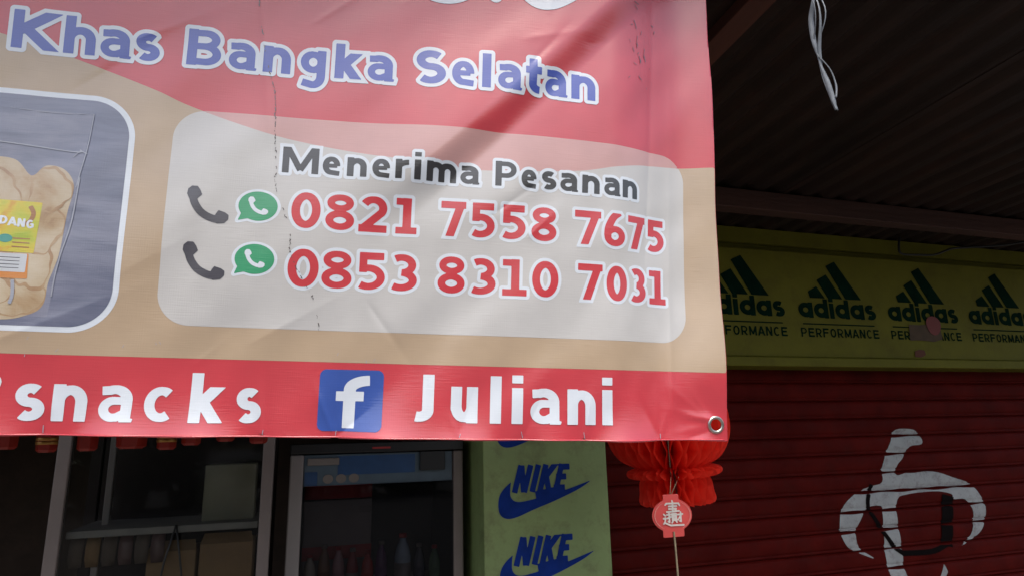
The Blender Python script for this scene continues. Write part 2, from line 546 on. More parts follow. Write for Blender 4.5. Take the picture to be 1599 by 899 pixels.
M['fridge_in'] = mk_mat('fridge_liner', (0.10, 0.09, 0.09), 0.5, 0.08, 5)
M['sky_blue'] = mk_mat('header_blue', (0.014, 0.062, 0.17), 0.4, 0.2, 9)
M['pale_blue'] = mk_mat('header_pale', (0.075, 0.115, 0.15), 0.4, 0.15, 9)
M['box_red'] = mk_mat('carton_red', (0.40, 0.025, 0.025), 0.5, 0.15, 8)
M['box_pale'] = mk_mat('carton_pale', (0.22, 0.18, 0.165), 0.55, 0.12, 8)
M['paper_red'] = mk_mat('lantern_tissue', (0.92, 0.05, 0.026), 0.6, 0.08, 8, sub=0.58)
M['tag_red'] = mk_mat('tag_card', (0.72, 0.085, 0.075), 0.5, 0.08, 12)
M['tag_pink'] = mk_mat('tag_trim', (0.75, 0.28, 0.24), 0.5, 0.08, 12)
M['tag_white'] = mk_mat('tag_print', (0.72, 0.66, 0.60), 0.6, 0.08, 30)
M['string'] = mk_mat('twine', (0.34, 0.27, 0.17), 0.8, 0.15, 40)
M['raffia'] = mk_mat('raffia_string', (0.30, 0.33, 0.36), 0.35, 0.2, 40, sub=0.25)
M['cable'] = mk_mat('black_cable', (0.012, 0.012, 0.012), 0.5, 0.1, 20)
M['orn_red'] = mk_mat('ornament_red', (0.26, 0.016, 0.008), 0.35, 0.15, 30)
M['orn_gold'] = mk_mat('ornament_gold', (0.38, 0.19, 0.04), 0.35, 0.2, 40, metal=0.4)
M['scrap'] = mk_mat('torn_paper', (0.065, 0.038, 0.018), 0.7, 0.2, 20)
M['dot_red'] = mk_mat('red_sticker', (0.15, 0.014, 0.010), 0.5, 0.1, 20)
M['eyelet'] = mk_mat('nickel_eyelet', (0.62, 0.58, 0.52), 0.28, 0.12, 60, metal=1.0)
M['glass'] = glass_mat('window_glass', (0.85, 0.88, 0.88), 1.22)
M['glass_fridge'] = glass_mat('fridge_glass', (0.60, 0.60, 0.62), 1.28)

def vinyl(name, col, rough=0.5):
    """printed PVC banner: woven, glossy"""
    m = bpy.data.materials.new(name)
    m.use_nodes = True
    N, L = m.node_tree.nodes, m.node_tree.links
    b = N['Principled BSDF']
    b.inputs['Roughness'].default_value = rough
    b.inputs['IOR'].default_value = 1.5
    b.inputs['Coat Weight'].default_value = 1.0
    b.inputs['Coat IOR'].default_value = 1.86
    b.inputs['Coat Roughness'].default_value = 0.21
    uv = N.new('ShaderNodeUVMap')
    def tex(sx, sy, scale, det):
        mp = N.new('ShaderNodeMapping'); mp.inputs['Scale'].default_value = (sx, sy, 1)
        L.new(uv.outputs[0], mp.inputs['Vector'])
        n = N.new('ShaderNodeTexNoise'); n.inputs['Scale'].default_value = scale; n.inputs['Detail'].default_value = det
        L.new(mp.outputs[0], n.inputs['Vector'])
        return n.outputs['Fac']
    streak = tex(1, 16, 22, 4)
    rib = tex(14, 1, 26, 3)
    blot = tex(1, 1, 9, 5)
    rp = N.new('ShaderNodeValToRGB')
    rp.color_ramp.elements[0].position = 0.25
    rp.color_ramp.elements[1].position = 0.75
    rp.color_ramp.elements[0].color = (*[c * 0.90 for c in col], 1)
    rp.color_ramp.elements[1].color = (*[min(1, c * 1.06) for c in col], 1)
    L.new(blot, rp.inputs[0])
    L.new(rp.outputs[0], b.inputs['Base Color'])
    wv = N.new('ShaderNodeTexWave'); wv.wave_type = 'BANDS'; wv.bands_direction = 'X'
    wv.inputs['Scale'].default_value = 1.0; wv.inputs['Distortion'].default_value = 0.6
    mpw = N.new('ShaderNodeMapping'); mpw.inputs['Scale'].default_value = (75, 75, 1)
    L.new(uv.outputs[0], mpw.inputs['Vector']); L.new(mpw.outputs[0], wv.inputs['Vector'])
    def mul(a, k):
        q = N.new('ShaderNodeMath'); q.operation = 'MULTIPLY'; q.inputs[1].default_value = k; L.new(a, q.inputs[0]); return q.outputs[0]
    def add(a, c):
        q = N.new('ShaderNodeMath'); q.operation = 'ADD'; L.new(a, q.inputs[0]); L.new(c, q.inputs[1]); return q.outputs[0]
    hgt = add(add(mul(streak, 0.8), mul(rib, 0.34)), mul(wv.outputs['Fac'], 0.05))
    bp = N.new('ShaderNodeBump'); bp.inputs['Strength'].default_value = 0.32; bp.inputs['Distance'].default_value = 0.0009
    L.new(hgt, bp.inputs['Height'])
    L.new(bp.outputs[0], b.inputs['Normal'])
    L.new(bp.outputs[0], b.inputs['Coat Normal'])
    return m

VC = dict(red=(0.56, 0.028, 0.045), tan=(0.47, 0.345, 0.225), beige=(0.55, 0.54, 0.525), pink=(0.58, 0.31, 0.29), white=(0.70, 0.76, 0.83),
          blue=(0.032, 0.072, 0.43), black=(0.010, 0.009, 0.013), digit=(0.58, 0.02, 0.035), fblue=(0.015, 0.07, 0.36), green=(0.02, 0.32, 0.14),
          charcoal=(0.045, 0.042, 0.06), slate=(0.155, 0.18, 0.27), cracker=(0.54, 0.40, 0.22), cracker2=(0.60, 0.46, 0.27), brown=(0.35, 0.16, 0.06),
          yellow=(0.62, 0.52, 0.04), lime=(0.30, 0.46, 0.04), orange=(0.62, 0.22, 0.03), pale=(0.55, 0.58, 0.62), glint=(0.33, 0.35, 0.42), tear=(0.07, 0.05, 0.05), teal=(0.06, 0.32, 0.28))
VM = {k: vinyl('vinyl_' + k, c) for k, c in VC.items()}

# ------------------------------------------------------------------ setting: ground
box('ground', (-300, -300, -0.3), (300, 300, 0.0), M['asphalt'], None, 0)['kind'] = 'structure'
box('pavement', (-6, -1.2, 0.004), (7, 2.7, 0.10), M['concrete'], None, 0.01)['kind'] = 'structure'

# trees along the far side of the street, behind the viewer (they show in the glass and the glossy vinyl)
def roadside_trees():
    V, Fc = [], []
    g = np.random.default_rng(3)
    for t in range(15):
        cx, cy, top = -22 + t * 3.1 + g.normal(0, 0.5), -15 + g.normal(0, 1.2), 3.0 + g.uniform(-0.6, 0.7)
        tv, tf = tube_geo([(cx, cy, 0), (cx + 0.1, cy, 1.2), (cx, cy + 0.1, top * 0.7)], [0.16, 0.12, 0.05], 6)
        Fc += [tuple(i + len(V) for i in f) for f in tf]; V += [tuple(v) for v in tv]
        for c in range(36):
            d = g.normal(0, 1, 3); d /= np.linalg.norm(d)
            ctr = np.array([cx, cy, top * 0.62]) + d * (1.5, 1.2, top * 0.34) * g.uniform(0.3, 1)
            if c > 19:                     # unseen undergrowth, added to block the low sky beneath the crowns
                ctr = np.array([cx + g.uniform(-1.6, 1.6), cy + g.uniform(-0.4, 0.4), g.uniform(0.2, 1.4)])
            for q in range(34):
                p = ctr + g.normal(0, 0.28, 3)
                a, b = g.normal(0, 0.11, 3), g.normal(0, 0.11, 3)
                n = len(V)
                V += [tuple(p - a), tuple(p + b), tuple(p + a), tuple(p - b)]
                Fc.append((n, n + 1, n + 2, n + 3))
    o = mesh('roadside_trees', V, Fc, mk_mat('foliage', (0.05, 0.09, 0.03), 0.6, 0.4, 3, sub=0.2))
    o['kind'] = 'stuff'
    tag(o, 'row of leafy trees across the street facing the shop', 'trees')
roadside_trees()

# ------------------------------------------------------------------ shop building
shop = empty('shop_building', (1.0, 2.8, 0))
tag(shop, 'dark open shop with lime green painted pillar and olive fascia under the awning', 'shop')
E1 = EYE
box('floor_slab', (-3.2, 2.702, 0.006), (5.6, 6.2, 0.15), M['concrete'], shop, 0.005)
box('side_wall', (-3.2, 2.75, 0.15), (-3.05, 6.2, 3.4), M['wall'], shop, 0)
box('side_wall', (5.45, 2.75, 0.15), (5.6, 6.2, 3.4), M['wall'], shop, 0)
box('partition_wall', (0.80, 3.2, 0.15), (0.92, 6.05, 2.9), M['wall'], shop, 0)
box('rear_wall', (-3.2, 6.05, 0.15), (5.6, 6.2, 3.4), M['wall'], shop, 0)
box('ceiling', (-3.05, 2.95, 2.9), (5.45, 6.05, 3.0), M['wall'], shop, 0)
box('upper_wall', (-3.05, 2.80, 2.56), (5.45, 2.95, EYE + 1.094), M['fascia'], shop, 0)
box('upper_wall', (-3.05, 2.90, EYE + 1.097), (5.45, 2.95, 3.4), M['wall'], shop, 0)
box('lintel', (-3.05, 2.80, 1.95), (0.757, 2.95, 2.557), M['wall'], shop, 0)
pillar = box('pillar', (0.757, 2.80, 0.15), (1.35, 3.2, 2.555), M['lime'], shop, 0.006)
fascia = box('fascia', (1.353, 2.795, EYE + 0.385), (5.45, 3.0, EYE + 0.975), M['fascia'], shop, 0.006)
box('fascia_top_strip', (1.353, 2.83, EYE + 0.975), (5.45, 3.0, 2.558), M['fascia'], shop, 0.003)
box('fascia_lip', (1.353, 2.775, EYE + 0.333), (5.45, 3.0, EYE + 0.383), M['fascia'], shop, 0.006)

def decal(name, F, to3, mat, parent, off=0.0, flip=False):
    V, Fc = F.mesh(off)
    if not V:
        return None
    return mesh(name, [to3(a, b) for a, b in V], Fc, mat, parent, True)

# blue tick-and-wordmark logos down the pillar
sw = [(1.269, -0.193), (1.203, -0.229), (1.094, -0.271), (0.988, -0.305), (0.908, -0.333), (0.861, -0.338), (0.831, -0.321), (0.822, -0.286), (0.828, -0.244),
      (0.849, -0.213), (0.882, -0.186), (0.878, -0.218), (0.879, -0.246), (0.894, -0.265), (0.921, -0.271), (0.965, -0.266), (1.046, -0.251), (1.128, -0.233)]
for k, dz in enumerate((0.30, 0.0, -0.30, -0.60)):
    F = Field(0.80, EYE - 0.36 + dz, 1.29, EYE - 0.10 + dz, 0.003)
    head = crv([(a, b + EYE + dz) for a, b in sw[:11]], 5)
    tail = crv([(a, b + EYE + dz) for a, b in sw[10:] + sw[:1]], 5)
    F.poly(np.vstack([head, tail[1:-1]]))
    zb = EYE - 0.232 + dz
    for ch, a, b in (('N', 0.884, 0.955), ('I', 0.965, 0.993), ('K', 1.002, 1.075), ('E', 1.078, 1.132)):
        glyph(F, ch, a, b, zb, 0.115, 0.026, slant=0.30)
    F.stroke([(0.995, EYE - 0.245 + dz), (1.12, EYE - 0.225 + dz)], 0.03)
    decal('painted_logo', F, lambda a, b: (a, 2.7975, b), M['blue_paint'], pillar)

# three-bar logos along the fascia
for k in range(6):
    cx = 1.555 + 0.632 * k
    F = Field(cx - 0.30, EYE + 0.47, cx + 0.30, EYE + 0.96, 0.0033)
    z0 = EYE + 0.715
    for P in (((0.048, 0), (0.160, 0), (0.004, 0.218), (-0.062, 0.188)), ((-0.075, 0), (0.026, 0), (-0.068, 0.139), (-0.138, 0.103)), ((-0.200, 0), (-0.096, 0), (-0.146, 0.068), (-0.208, 0.036))):
        F.poly([(cx + 0.02 + a, z0 + b) for a, b in P])
    zb = EYE + 0.603
    x = cx - 0.268
    for ch, wd in (('A1', 0.098), ('d', 0.098), ('i', 0.034), ('d', 0.098), ('A1', 0.098), ('s', 0.078)):
        glyph(F, ch, x, x + wd, zb, 0.108, 0.031, 0.80)
        x += wd + 0.0075
    F.stroke([(cx - 0.25, EYE + 0.569), (cx + 0.25, EYE + 0.569)], 0.007)
    x = cx - 0.268
    for ch in 'PERFORMANCE':
        wd = 0.047 if ch == 'M' else 0.039
        glyph(F, ch, x, x + wd, EYE + 0.497, 0.050, 0.0095)
        x += wd + 0.0104
    decal('painted_logo', F, lambda a, b: (a, 2.7925, b), M['green_paint'], fascia)

# torn paper and a red sticker on the fascia
F = Field(3.27, EYE + 0.46, 3.60, EYE + 0.62, 0.004)
F.poly([(3.315, EYE + 0.492), (3.322, EYE + 0.585), (3.40, EYE + 0.583), (3.46, EYE + 0.590), (3.56, EYE + 0.575), (3.565, EYE + 0.505), (3.50, EYE + 0.488), (3.40, EYE + 0.494)])
decal('torn_paper', F, lambda a, b: (a, 2.7895, b), M['scrap'], fascia)
F = Field(3.40, EYE + 0.50, 3.62, EYE + 0.68, 0.004)
F.full(lambda X, Y: np.hypot(X - 3.51, Y - EYE - 0.585) - 0.056 - 0.002 * np.sin(3 * np.arctan2(Y - EYE - 0.585, X - 3.51)))
decal('round_sticker', F, lambda a, b: (a, 2.7865, b), M['dot_red'], fascia)
F = Field(3.28, EYE + 0.39, 3.45, EYE + 0.46, 0.003)
F.poly([(3.33, EYE + 0.398), (3.335, EYE + 0.43), (3.37, EYE + 0.440), (3.41, EYE + 0.436), (3.415, EYE + 0.41), (3.38, EYE + 0.396)])
decal('torn_paper', F, lambda a, b: (a, 2.7895, b), M['wood'], fascia)

# ------------------------------------------------------------------ roller shutter
sh = empty('roller_shutter', (3.3, 2.95, 0.15))
tag(sh, 'closed dark red roller shutter with a white painted emblem under the olive fascia', 'shutter')
PITCH, ZTOP, YS = 0.1, EYE + 0.36, 2.955
prof = [(0.010, 0.0), (0.002, -0.004), (-0.003, -0.010), (-0.006, -0.022), (-0.007, -0.046), (-0.006, -0.068), (-0.003, -0.078), (0.004, -0.082), (-0.002, -0.086), (-0.002, -0.093), (0.004, -0.096), (0.010, -PITCH)]
def slat_y(z):
    f = (ZTOP - z) % PITCH
    zs = [-p[1] for p in prof]
    return YS + float(np.interp(f, zs, [p[0] for p in prof]))
sme = None
k = 0
z = ZTOP
while z > 0.2:
    if sme is None:
        V, Fc = [], []
        for y, dz in prof:
            V += [(1.352, YS + y, dz), (5.40, YS + y, dz)]
        for i in range(len(prof) - 1):
            Fc.append((2 * i, 2 * i + 1, 2 * i + 3, 2 * i + 2))
        sme = bpy.data.meshes.new('slat')
        sme.from_pydata(V, [], Fc)
        sme.polygons.foreach_set('use_smooth', [True] * len(sme.polygons))
        sme.materials.append(M['shutter'])
    o = bpy.data.objects.new('slat', sme)
    COL.objects.link(o)
    o.parent = sh
    o.location = (-3.3, -2.95 + random.uniform(-0.0015, 0.0015), z - 0.15)
    z -= PITCH
    k += 1
box('bottom_rail', (1.352, 2.93, 0.152), (5.40, 2.98, 0.22), M['steel'], sh)
box('guide_rail', (1.352, 2.90, 0.152), (1.39, 2.93, EYE + 0.33), M['steel'], sh)
box('guide_rail', (5.36, 2.90, 0.152), (5.40, 2.93, EYE + 0.33), M['steel'], sh)
em = [(3.271, -0.006), (3.410, -0.009), (3.456, -0.055), (3.450, -0.092), (3.359, -0.103), (3.291, -0.166), (3.243, -0.204), (3.229, -0.257), (3.328, -0.245), (3.511, -0.248),
      (3.652, -0.287), (3.776, -0.326), (3.837, -0.391), (3.867, -0.46), (3.833, -0.552), (3.759, -0.614), (3.624, -0.663), (3.701, -0.617), (3.748, -0.547), (3.759, -0.468),
      (3.716, -0.412), (3.622, -0.407), (3.619, -0.38), (3.522, -0.359), (3.375, -0.358), (3.266, -0.366), (3.213, -0.38), (3.189, -0.436), (3.185, -0.538), (3.187, -0.651),
      (3.18, -0.737), (3.21, -0.82), (3.29, -0.90), (3.20, -0.90), (3.10, -0.83), (3.064, -0.704), (3.068, -0.605), (3.086, -0.456), (3.089, -0.418), (2.994, -0.419), (2.923, -0.484),
      (2.882, -0.544), (2.89, -0.618), (2.985, -0.683), (2.869, -0.64), (2.803, -0.599), (2.778, -0.512), (2.812, -0.416), (2.889, -0.357), (3.015, -0.312), (3.114, -0.291),
      (3.13, -0.213), (3.184, -0.123), (3.222, -0.07)]
def gaps(F, half):
    X, Y = np.meshgrid(F.U, F.V)
    f = (ZTOP - Y) % PITCH
    g = np.minimum(f, PITCH - f)
    wob = 0.003 * np.sin(X * 23 + np.floor((ZTOP - Y) / PITCH + 0.5) * 2.1)
    F.d = np.maximum(F.d, half + wob - g)
F = Field(2.74, EYE - 0.93, 3.90, EYE + 0.02, 0.006)
F.poly(crv([(a, b + EYE) for a, b in em], 4, True), 0.05)
F.poly([(3.474, EYE - 0.745), (3.49, EYE - 0.79), (3.43, EYE - 0.86), (3.33, EYE - 0.90), (3.43, EYE - 0.81)], 0.05)
gaps(F, 0.0065)
decal('painted_emblem', F, lambda a, b: (a, slat_y(b) - 0.003, b), M['white_paint'], sh)
F = Field(2.9, EYE - 0.72, 3.66, EYE - 0.08, 0.006)
F.stroke([(a, b + EYE) for a, b in [(3.585, -0.385), (3.515, -0.655)]], 0.085)
F.stroke(crv([(a, b + EYE) for a, b in [(3.535, -0.64), (3.40, -0.675), (3.183, -0.67)]], 6), 0.028)
F.stroke(crv([(a, b + EYE) for a, b in [(3.035, -0.30), (2.99, -0.40), (3.031, -0.491), (3.124, -0.622), (3.19, -0.672)]], 6), 0.026)
gaps(F, 0.0065)
decal('painted_strokes', F, lambda a, b: (a, slat_y(b) - 0.005, b), M['black_paint'], sh)  # black brush strokes belonging to the emblem

# ------------------------------------------------------------------ awning
aw = empty('awning', (1.0, 1.8, EYE + 1.1))
tag(aw, 'dark rusty corrugated awning roof on brown timber rafters above the shop front', 'awning')
RIB, ZR = 0.135, EYE + 1.10
def rise(y): return (2.8 - y) * 0.047      # the sheet climbs a little towards the street
def slope(o):
    for v in o.data.vertices:
        v.co.z += rise(v.co.y)
    return o
def rib_z(x):
    f = (x / RIB) % 1.0
    return 0.022 * (1 - np.clip(np.abs(f - 0.5) * 2 * 2.1 - 0.35, 0, 1))
sheet_w = RIB * 6
for i in range(11):
    xs0 = -2.7 + i * sheet_w
    V, Fc = [], []
    xs = np.linspace(xs0, xs0 + sheet_w + 0.05, 6 * 12 + 5)
    for a, x in enumerate(xs):
        for y in (0.985, 2.88):
            V.append((x, y, ZR + rise(y) + rib_z(x - xs0) + (0.0025 if i % 2 else 0.0) + 0.004 * math.sin(x * 3 + y)))
    for a in range(len(xs) - 1):
        Fc.append((2 * a, 2 * a + 1, 2 * a + 3, 2 * a + 2))
    o = mesh('roof_sheet', V, Fc, M['roof'], aw, False)
    md = o.modifiers.new('thick', 'SOLIDIFY'); md.thickness = 0.0012; md.offset = 1
for x in (-2.3, -1.1, 0.05, 1.09, 2.75, 4.2, 5.1):
    if 2.0 < x < 4.5:
        continue
    slope(box('rafter', (x, 1.03, ZR - 0.045), (x + 0.075, 2.33, ZR - 0.006), M['wood'], aw, 0.003))
slope(box('purlin', (-2.7, 2.36, ZR - 0.10), (5.3, 2.43, ZR - 0.006), M['woodx'], aw, 0.004))
slope(box('front_beam', (-2.7, 0.992, ZR - 0.03), (5.3, 1.027, ZR - 0.007), M['woodx'], aw, 0.004))
for x in (-2.6, 5.15):
    box('awning_post', (x, 1.10, 0.10), (x + 0.08, 1.18, ZR + 0.03), M['wood'], aw, 0.004)

# ------------------------------------------------------------------ banner
P0 = np.array([0.14388466, 1.28970586, 0.37209677 + EYE])
BU = np.array([0.99180414, -0.12378493, -0.03165194])
BN = np.array([0.12650578, 0.98612908, 0.10745108])
BW = np.array([0.01791208, -0.11057458, 0.99370641])
B_L, B_R, B_B, B_T = -1.35, 0.763, -0.367, 0.72

def smooth(a, b, x):
    t = np.clip((x - a) / (b - a), 0, 1)
    return t * t * (3 - 2 * t)
waves = []
for _ in range(26):
    lam = rng.uniform(0.05, 0.22)
    th = rng.normal(0.9, 0.35)                     # most wrinkles run from top right to bottom left
    waves.append((2 * math.pi / lam * math.cos(th + math.pi / 2), 2 * math.pi / lam * math.sin(th + math.pi / 2), rng.uniform(0, 6.28), lam))
PINCH = (-1.12, -0.875, -0.60, -0.215, -0.078, 0.165, 0.295, 0.425, 0.60)
CREASES = []                                          # start, direction, length, width, height
for p in PINCH:
    for _ in range(2):
        CREASES.append((p, B_B, rng.uniform(0.7, 2.4), rng.uniform(0.05, 0.16), rng.uniform(0.006, 0.014), rng.choice([-1, 1]) * rng.uniform(0.0012, 0.0026)))
for _ in range(7):                                    # crumpled corner by the eyelet
    CREASES.append((0.735 + rng.normal(0, 0.01), -0.333 + rng.normal(0, 0.01), rng.uniform(1.7, 3.6), rng.uniform(0.08, 0.2), rng.uniform(0.006, 0.014), rng.choice([-1, 1]) * rng.uniform(0.0012, 0.003)))
for _ in range(16):                                   # handling creases anywhere
    CREASES.append((rng.uniform(-0.75, 0.6), rng.uniform(-0.3, 0.6), rng.normal(0.7, 0.5), rng.uniform(0.08, 0.3), rng.uniform(0.006, 0.016), rng.choice([-1, 1]) * rng.uniform(0.0006, 0.0014)))
CREASES += [(0.575, 0.05, 1.53, 0.75, 0.012, -0.0025), (0.635, -0.30, 1.56, 0.9, 0.010, 0.0022), (-0.70, -0.20, 0.45, 0.35, 0.015, 0.0016), (-0.29, 0.62, -1.45, 0.5, 0.008, 0.0012)]
def cloth(u, v):
    """height of the hanging cloth towards the street, metres"""
    d = 0.018 * np.exp(-((u - 0.34) / 0.26) ** 2)
    low = 1 - 0.45 * smooth(0.0, -0.36, v)
    d = d - 0.038 * smooth(0.48, 0.66, u) * low + 0.016 * smooth(0.66, 0.76, u)
    # the long diagonal fold
    vl = 0.085 + 0.95 * u + 0.16 * u * u
    s = (v - vl) * 0.70
    fade = smooth(0.02, 0.22, v) * smooth(-0.15, 0.08, u)
    d = d + fade * 0.018 * smooth(-0.040, 0.032, s) * np.exp(-np.maximum(s - 0.032, 0) / 0.34)
    s2 = s + 0.16
    d = d + fade * 0.002 * np.exp(-(s2 / 0.05) ** 2)
    # slack on the left
    d = d + 0.006 * np.sin(2.2 * v + 3.1 * u + 0.4) + 0.0035 * np.sin(9 * v - 3.0 * u)
    calm = 1 - 0.75 * smooth(0.62, 0.75, u)
    for a, b, ph, lam in waves:
        d = d + calm * 0.0036 * lam * lam / 0.05 * 0.16 * np.sin(a * u + b * v + ph)
    # hem drawn in at the ties, billowing between
    e = np.exp(-np.maximum(v - B_B, 0) / 0.045)
    d = d + 0.021 * e * (0.45 + 0.35 * np.sin(13 * u + 0.6) + 0.2 * np.sin(37 * u + 1.1))
    for p in PINCH:
        g = np.exp(-(np.sqrt((u - p) ** 2 + 0.004 ** 2) - 0.004) / 0.018)
        d = d - 0.0045 * g * np.exp(-np.maximum(v - B_B, 0) / 0.06)
    for cu, cv, th, ln_, wd, am in CREASES:
        a = (u - cu) * math.cos(th) + (v - cv) * math.sin(th)
        b = -(u - cu) * math.sin(th) + (v - cv) * math.cos(th)
        win = smooth(-0.15 * ln_, 0.12 * ln_, a) * (1 - smooth(0.35 * ln_, ln_, a))
        d = d + am * win * np.exp(-(np.sqrt(b * b + 0.0022 ** 2) - 0.0022) / (wd * (0.55 + np.clip(a / ln_, 0, 1))))
    # corner pulled at the eyelet
    d = d - 0.010 * np.exp(-(((u - 0.735) / 0.10) ** 2 + ((v + 0.333) / 0.08) ** 2))
    return d
LAY = 0.00026
def on_cloth(u, v, lay=0):
    k = cloth(u, v) + lay * LAY
    return P0[None] + np.outer(u, BU) + np.outer(v, BW) - np.outer(k, BN)

ban = empty('vinyl_banner', tuple(P0 + BU * 0 + BW * B_B))
tag(ban, 'red and tan glossy vinyl banner with phone numbers hanging in front of the shop', 'banner')
def pr(name, F, mat, lay, off=0.0, parent=None, label=None):
    V, Fc = F.mesh(off)
    if not V:
        return None
    A = np.array(V)
    Q = on_cloth(A[:, 0], A[:, 1], lay)
    me = bpy.data.meshes.new(name)
    me.from_pydata([tuple(q) for q in Q], [], Fc)
    ul = me.uv_layers.new(name='UVMap')
    li = np.empty(len(me.loops), dtype=np.int32)
    me.loops.foreach_get('vertex_index', li)
    ul.data.foreach_set('uv', A[li].astype(np.float32).ravel())
    me.polygons.foreach_set('use_smooth', [True] * len(me.polygons))
    me.update()
    o = link(name, me, VM[mat] if isinstance(mat, str) else mat, parent or ban)
    if label:
        o['label'] = label
    return o

EY = (0.735, -0.333)
F = Field(B_L - 0.02, B_B - 0.02, B_R + 0.02, B_T + 0.02, 0.004)
def cloth_shape(X, Y):
    right = B_R - 0.012 * smooth(-0.2, 0.3, Y) - 0.012 * smooth(0.3, 0.7, Y) + 0.0005 * np.sin(31 * Y)
    bot = B_B + 0.0012 * np.sin(21 * X) - 0.002 * smooth(0.6, 0.76, X)
    d = np.maximum.reduce([X - right, bot - Y, Y - B_T, B_L - X])
    for p in PINCH:
        d = np.maximum(d, 0.006 - np.hypot((X - p) * 1.0, (Y - bot + 0.002)))
    return np.maximum(d, 0.0135 - np.hypot(X - EY[0], Y - EY[1]))
F.full(cloth_shape)
cl = pr('cloth', F, 'red', 0)
md = cl.modifiers.new('thick', 'SOLIDIFY'); md.thickness = 0.0009; md.offset = -1

# tan field
tb = crv([(-1.4, 0.47), (-1.0, 0.445), (-0.751, 0.397), (-0.60, 0.356), (-0.468, 0.312), (-0.394, 0.283), (-0.231, 0.236), (-0.01, 0.205), (0.187, 0.192), (0.393, 0.206), (0.497, 0.228), (0.60, 0.247), (0.80, 0.262)], 8)
def under_curve(X, Y):
    yc = np.interp(X, tb[:, 0], tb[:, 1])
    return (Y - yc) * 0.95
def cloth_in(X, Y):
    return cloth_shape(X, Y) + 0.0008
F = Field(B_L - 0.01, -0.24, B_R + 0.01, 0.50, 0.004)
F.full(lambda X, Y: np.maximum.reduce([under_curve(X, Y), -0.2195 - Y, cloth_in(X, Y)]))
pr('tan_field', F, 'tan', 1)

# contact panel: beige, and pinker where the red shows through
def panel(X, Y):
    return rrect(X, Y, -0.426, -0.157, 0.677, 0.277, 0.062)
F = Field(-0.45, -0.18, 0.70, 0.30, 0.003)
F.full(lambda X, Y: np.maximum(panel(X, Y), under_curve(X, Y)))
pr('contact_panel', F, 'beige', 2)
F.full(lambda X, Y: np.maximum(panel(X, Y), -under_curve(X, Y)))
pr('contact_panel', F, 'pink', 2)

def lettering(name, spec, yb, cap, w, col, outline=0.0, xh=0.74, cell=0.0012, lay=4, label=None):
    words, cur = [], [spec[0]]
    for a, b in zip(spec, spec[1:]):
        if b[1] - a[2] > 0.30 * cap and not (a[0] in 'il' or b[0] in 'il' or outline == 0):
            words.append(cur); cur = []
        cur.append(b)
    words.append(cur)
    for wd in words:
        F = text_field(wd, yb, cap, w, cell, xh, pad=outline + 0.006)
        if outline:
            o = pr('outlined_word', F, 'white', lay - 1, outline)
            par = o
        else:
            par = None
        for g in wd:
            F = text_field([g], yb, cap, w, cell, xh, pad=0.006)
            pr('letter', F, col, lay, 0.0, par)

# headline, bottom row of a white script word above it
T1 = [('K', -0.733, -0.651), ('h', -0.642, -0.584), ('a', -0.577, -0.521), ('s', -0.512, -0.465), ('B', -0.414, -0.347), ('a', -0.335, -0.281), ('n', -0.266, -0.211), ('g', -0.193, -0.140),
      ('k', -0.122, -0.066), ('a', -0.056, -0.001), ('S', 0.045, 0.110), ('e', 0.121, 0.171), ('l', 0.187, 0.205), ('a', 0.219, 0.271), ('t', 0.281, 0.317), ('a', 0.325, 0.376), ('n', 0.387, 0.443)]
lettering('lettering', T1, 0.371, 0.078, 0.0190, 'blue', 0.0080)
T2 = [('M', -0.213, -0.141), ('e', -0.134, -0.097), ('n', -0.084, -0.044), ('e', -0.034, 0.004), ('r', 0.014, 0.042), ('i', 0.053, 0.066), ('m', 0.078, 0.141), ('a', 0.148, 0.188),
      ('P', 0.223, 0.269), ('e', 0.278, 0.313), ('s', 0.323, 0.357), ('a', 0.364, 0.404), ('n', 0.415, 0.456), ('a', 0.465, 0.504), ('n', 0.511, 0.550)]
lettering('lettering', T2, 0.160, 0.0545, 0.0136, 'black', 0.0066, 0.74, 0.0011)
D1 = [('0', -0.189, -0.131), ('8', -0.122, -0.063), ('2', -0.055, 0.002), ('1', 0.016, 0.063), ('7', 0.112, 0.164), ('5', 0.171, 0.226), ('5', 0.236, 0.292), ('8', 0.303, 0.360),
      ('7', 0.400, 0.460), ('6', 0.467, 0.519), ('7', 0.526, 0.572), ('5', 0.576, 0.626)]
lettering('lettering', D1, 0.047, 0.074, 0.0174, 'digit', 0.0068)
D2 = [('0', -0.189, -0.128), ('8', -0.123, -0.062), ('5', -0.056, 0.004), ('3', 0.009, 0.069), ('8', 0.110, 0.168), ('3', 0.173, 0.232), ('1', 0.241, 0.297), ('0', 0.308, 0.366),
      ('7', 0.409, 0.465), ('0', 0.474, 0.524), ('3', 0.528, 0.574), ('1', 0.580, 0.628)]
lettering('lettering', D2, -0.072, 0.077, 0.0174, 'digit', 0.0068)
T3 = [('s', -0.651, -0.599), ('n', -0.588, -0.528), ('a', -0.510, -0.450), ('c', -0.432, -0.375), ('k', -0.350, -0.288), ('s', -0.268, -0.219)]
lettering('lettering', T3, -0.341, 0.094, 0.0212, 'white', 0, 0.72)
T4 = [('J', 0.066, 0.113), ('u', 0.147, 0.202), ('l', 0.228, 0.249), ('i', 0.272, 0.294), ('a', 0.308, 0.372), ('n', 0.388, 0.449), ('i', 0.463, 0.486)]
lettering('lettering', T4, -0.334, 0.095, 0.0228, 'white', 0, 0.76)
F = Field(-1.2, -0.37, -0.66, -0.22, 0.002)          # the word runs on to the left: apostrophe
F.stroke(crv([(-0.698, -0.257), (-0.683, -0.272), (-0.697, -0.296)], 6), 0.017)
pr('lettering', F, 'white', 4)
F = Field(-0.05, 0.55, 0.45, 0.72, 0.002)
F.stroke(crv([(0.02, 0.67), (0.035, 0.609), (0.085, 0.579), (0.145, 0.591), (0.20, 0.65)], 8), 0.036)
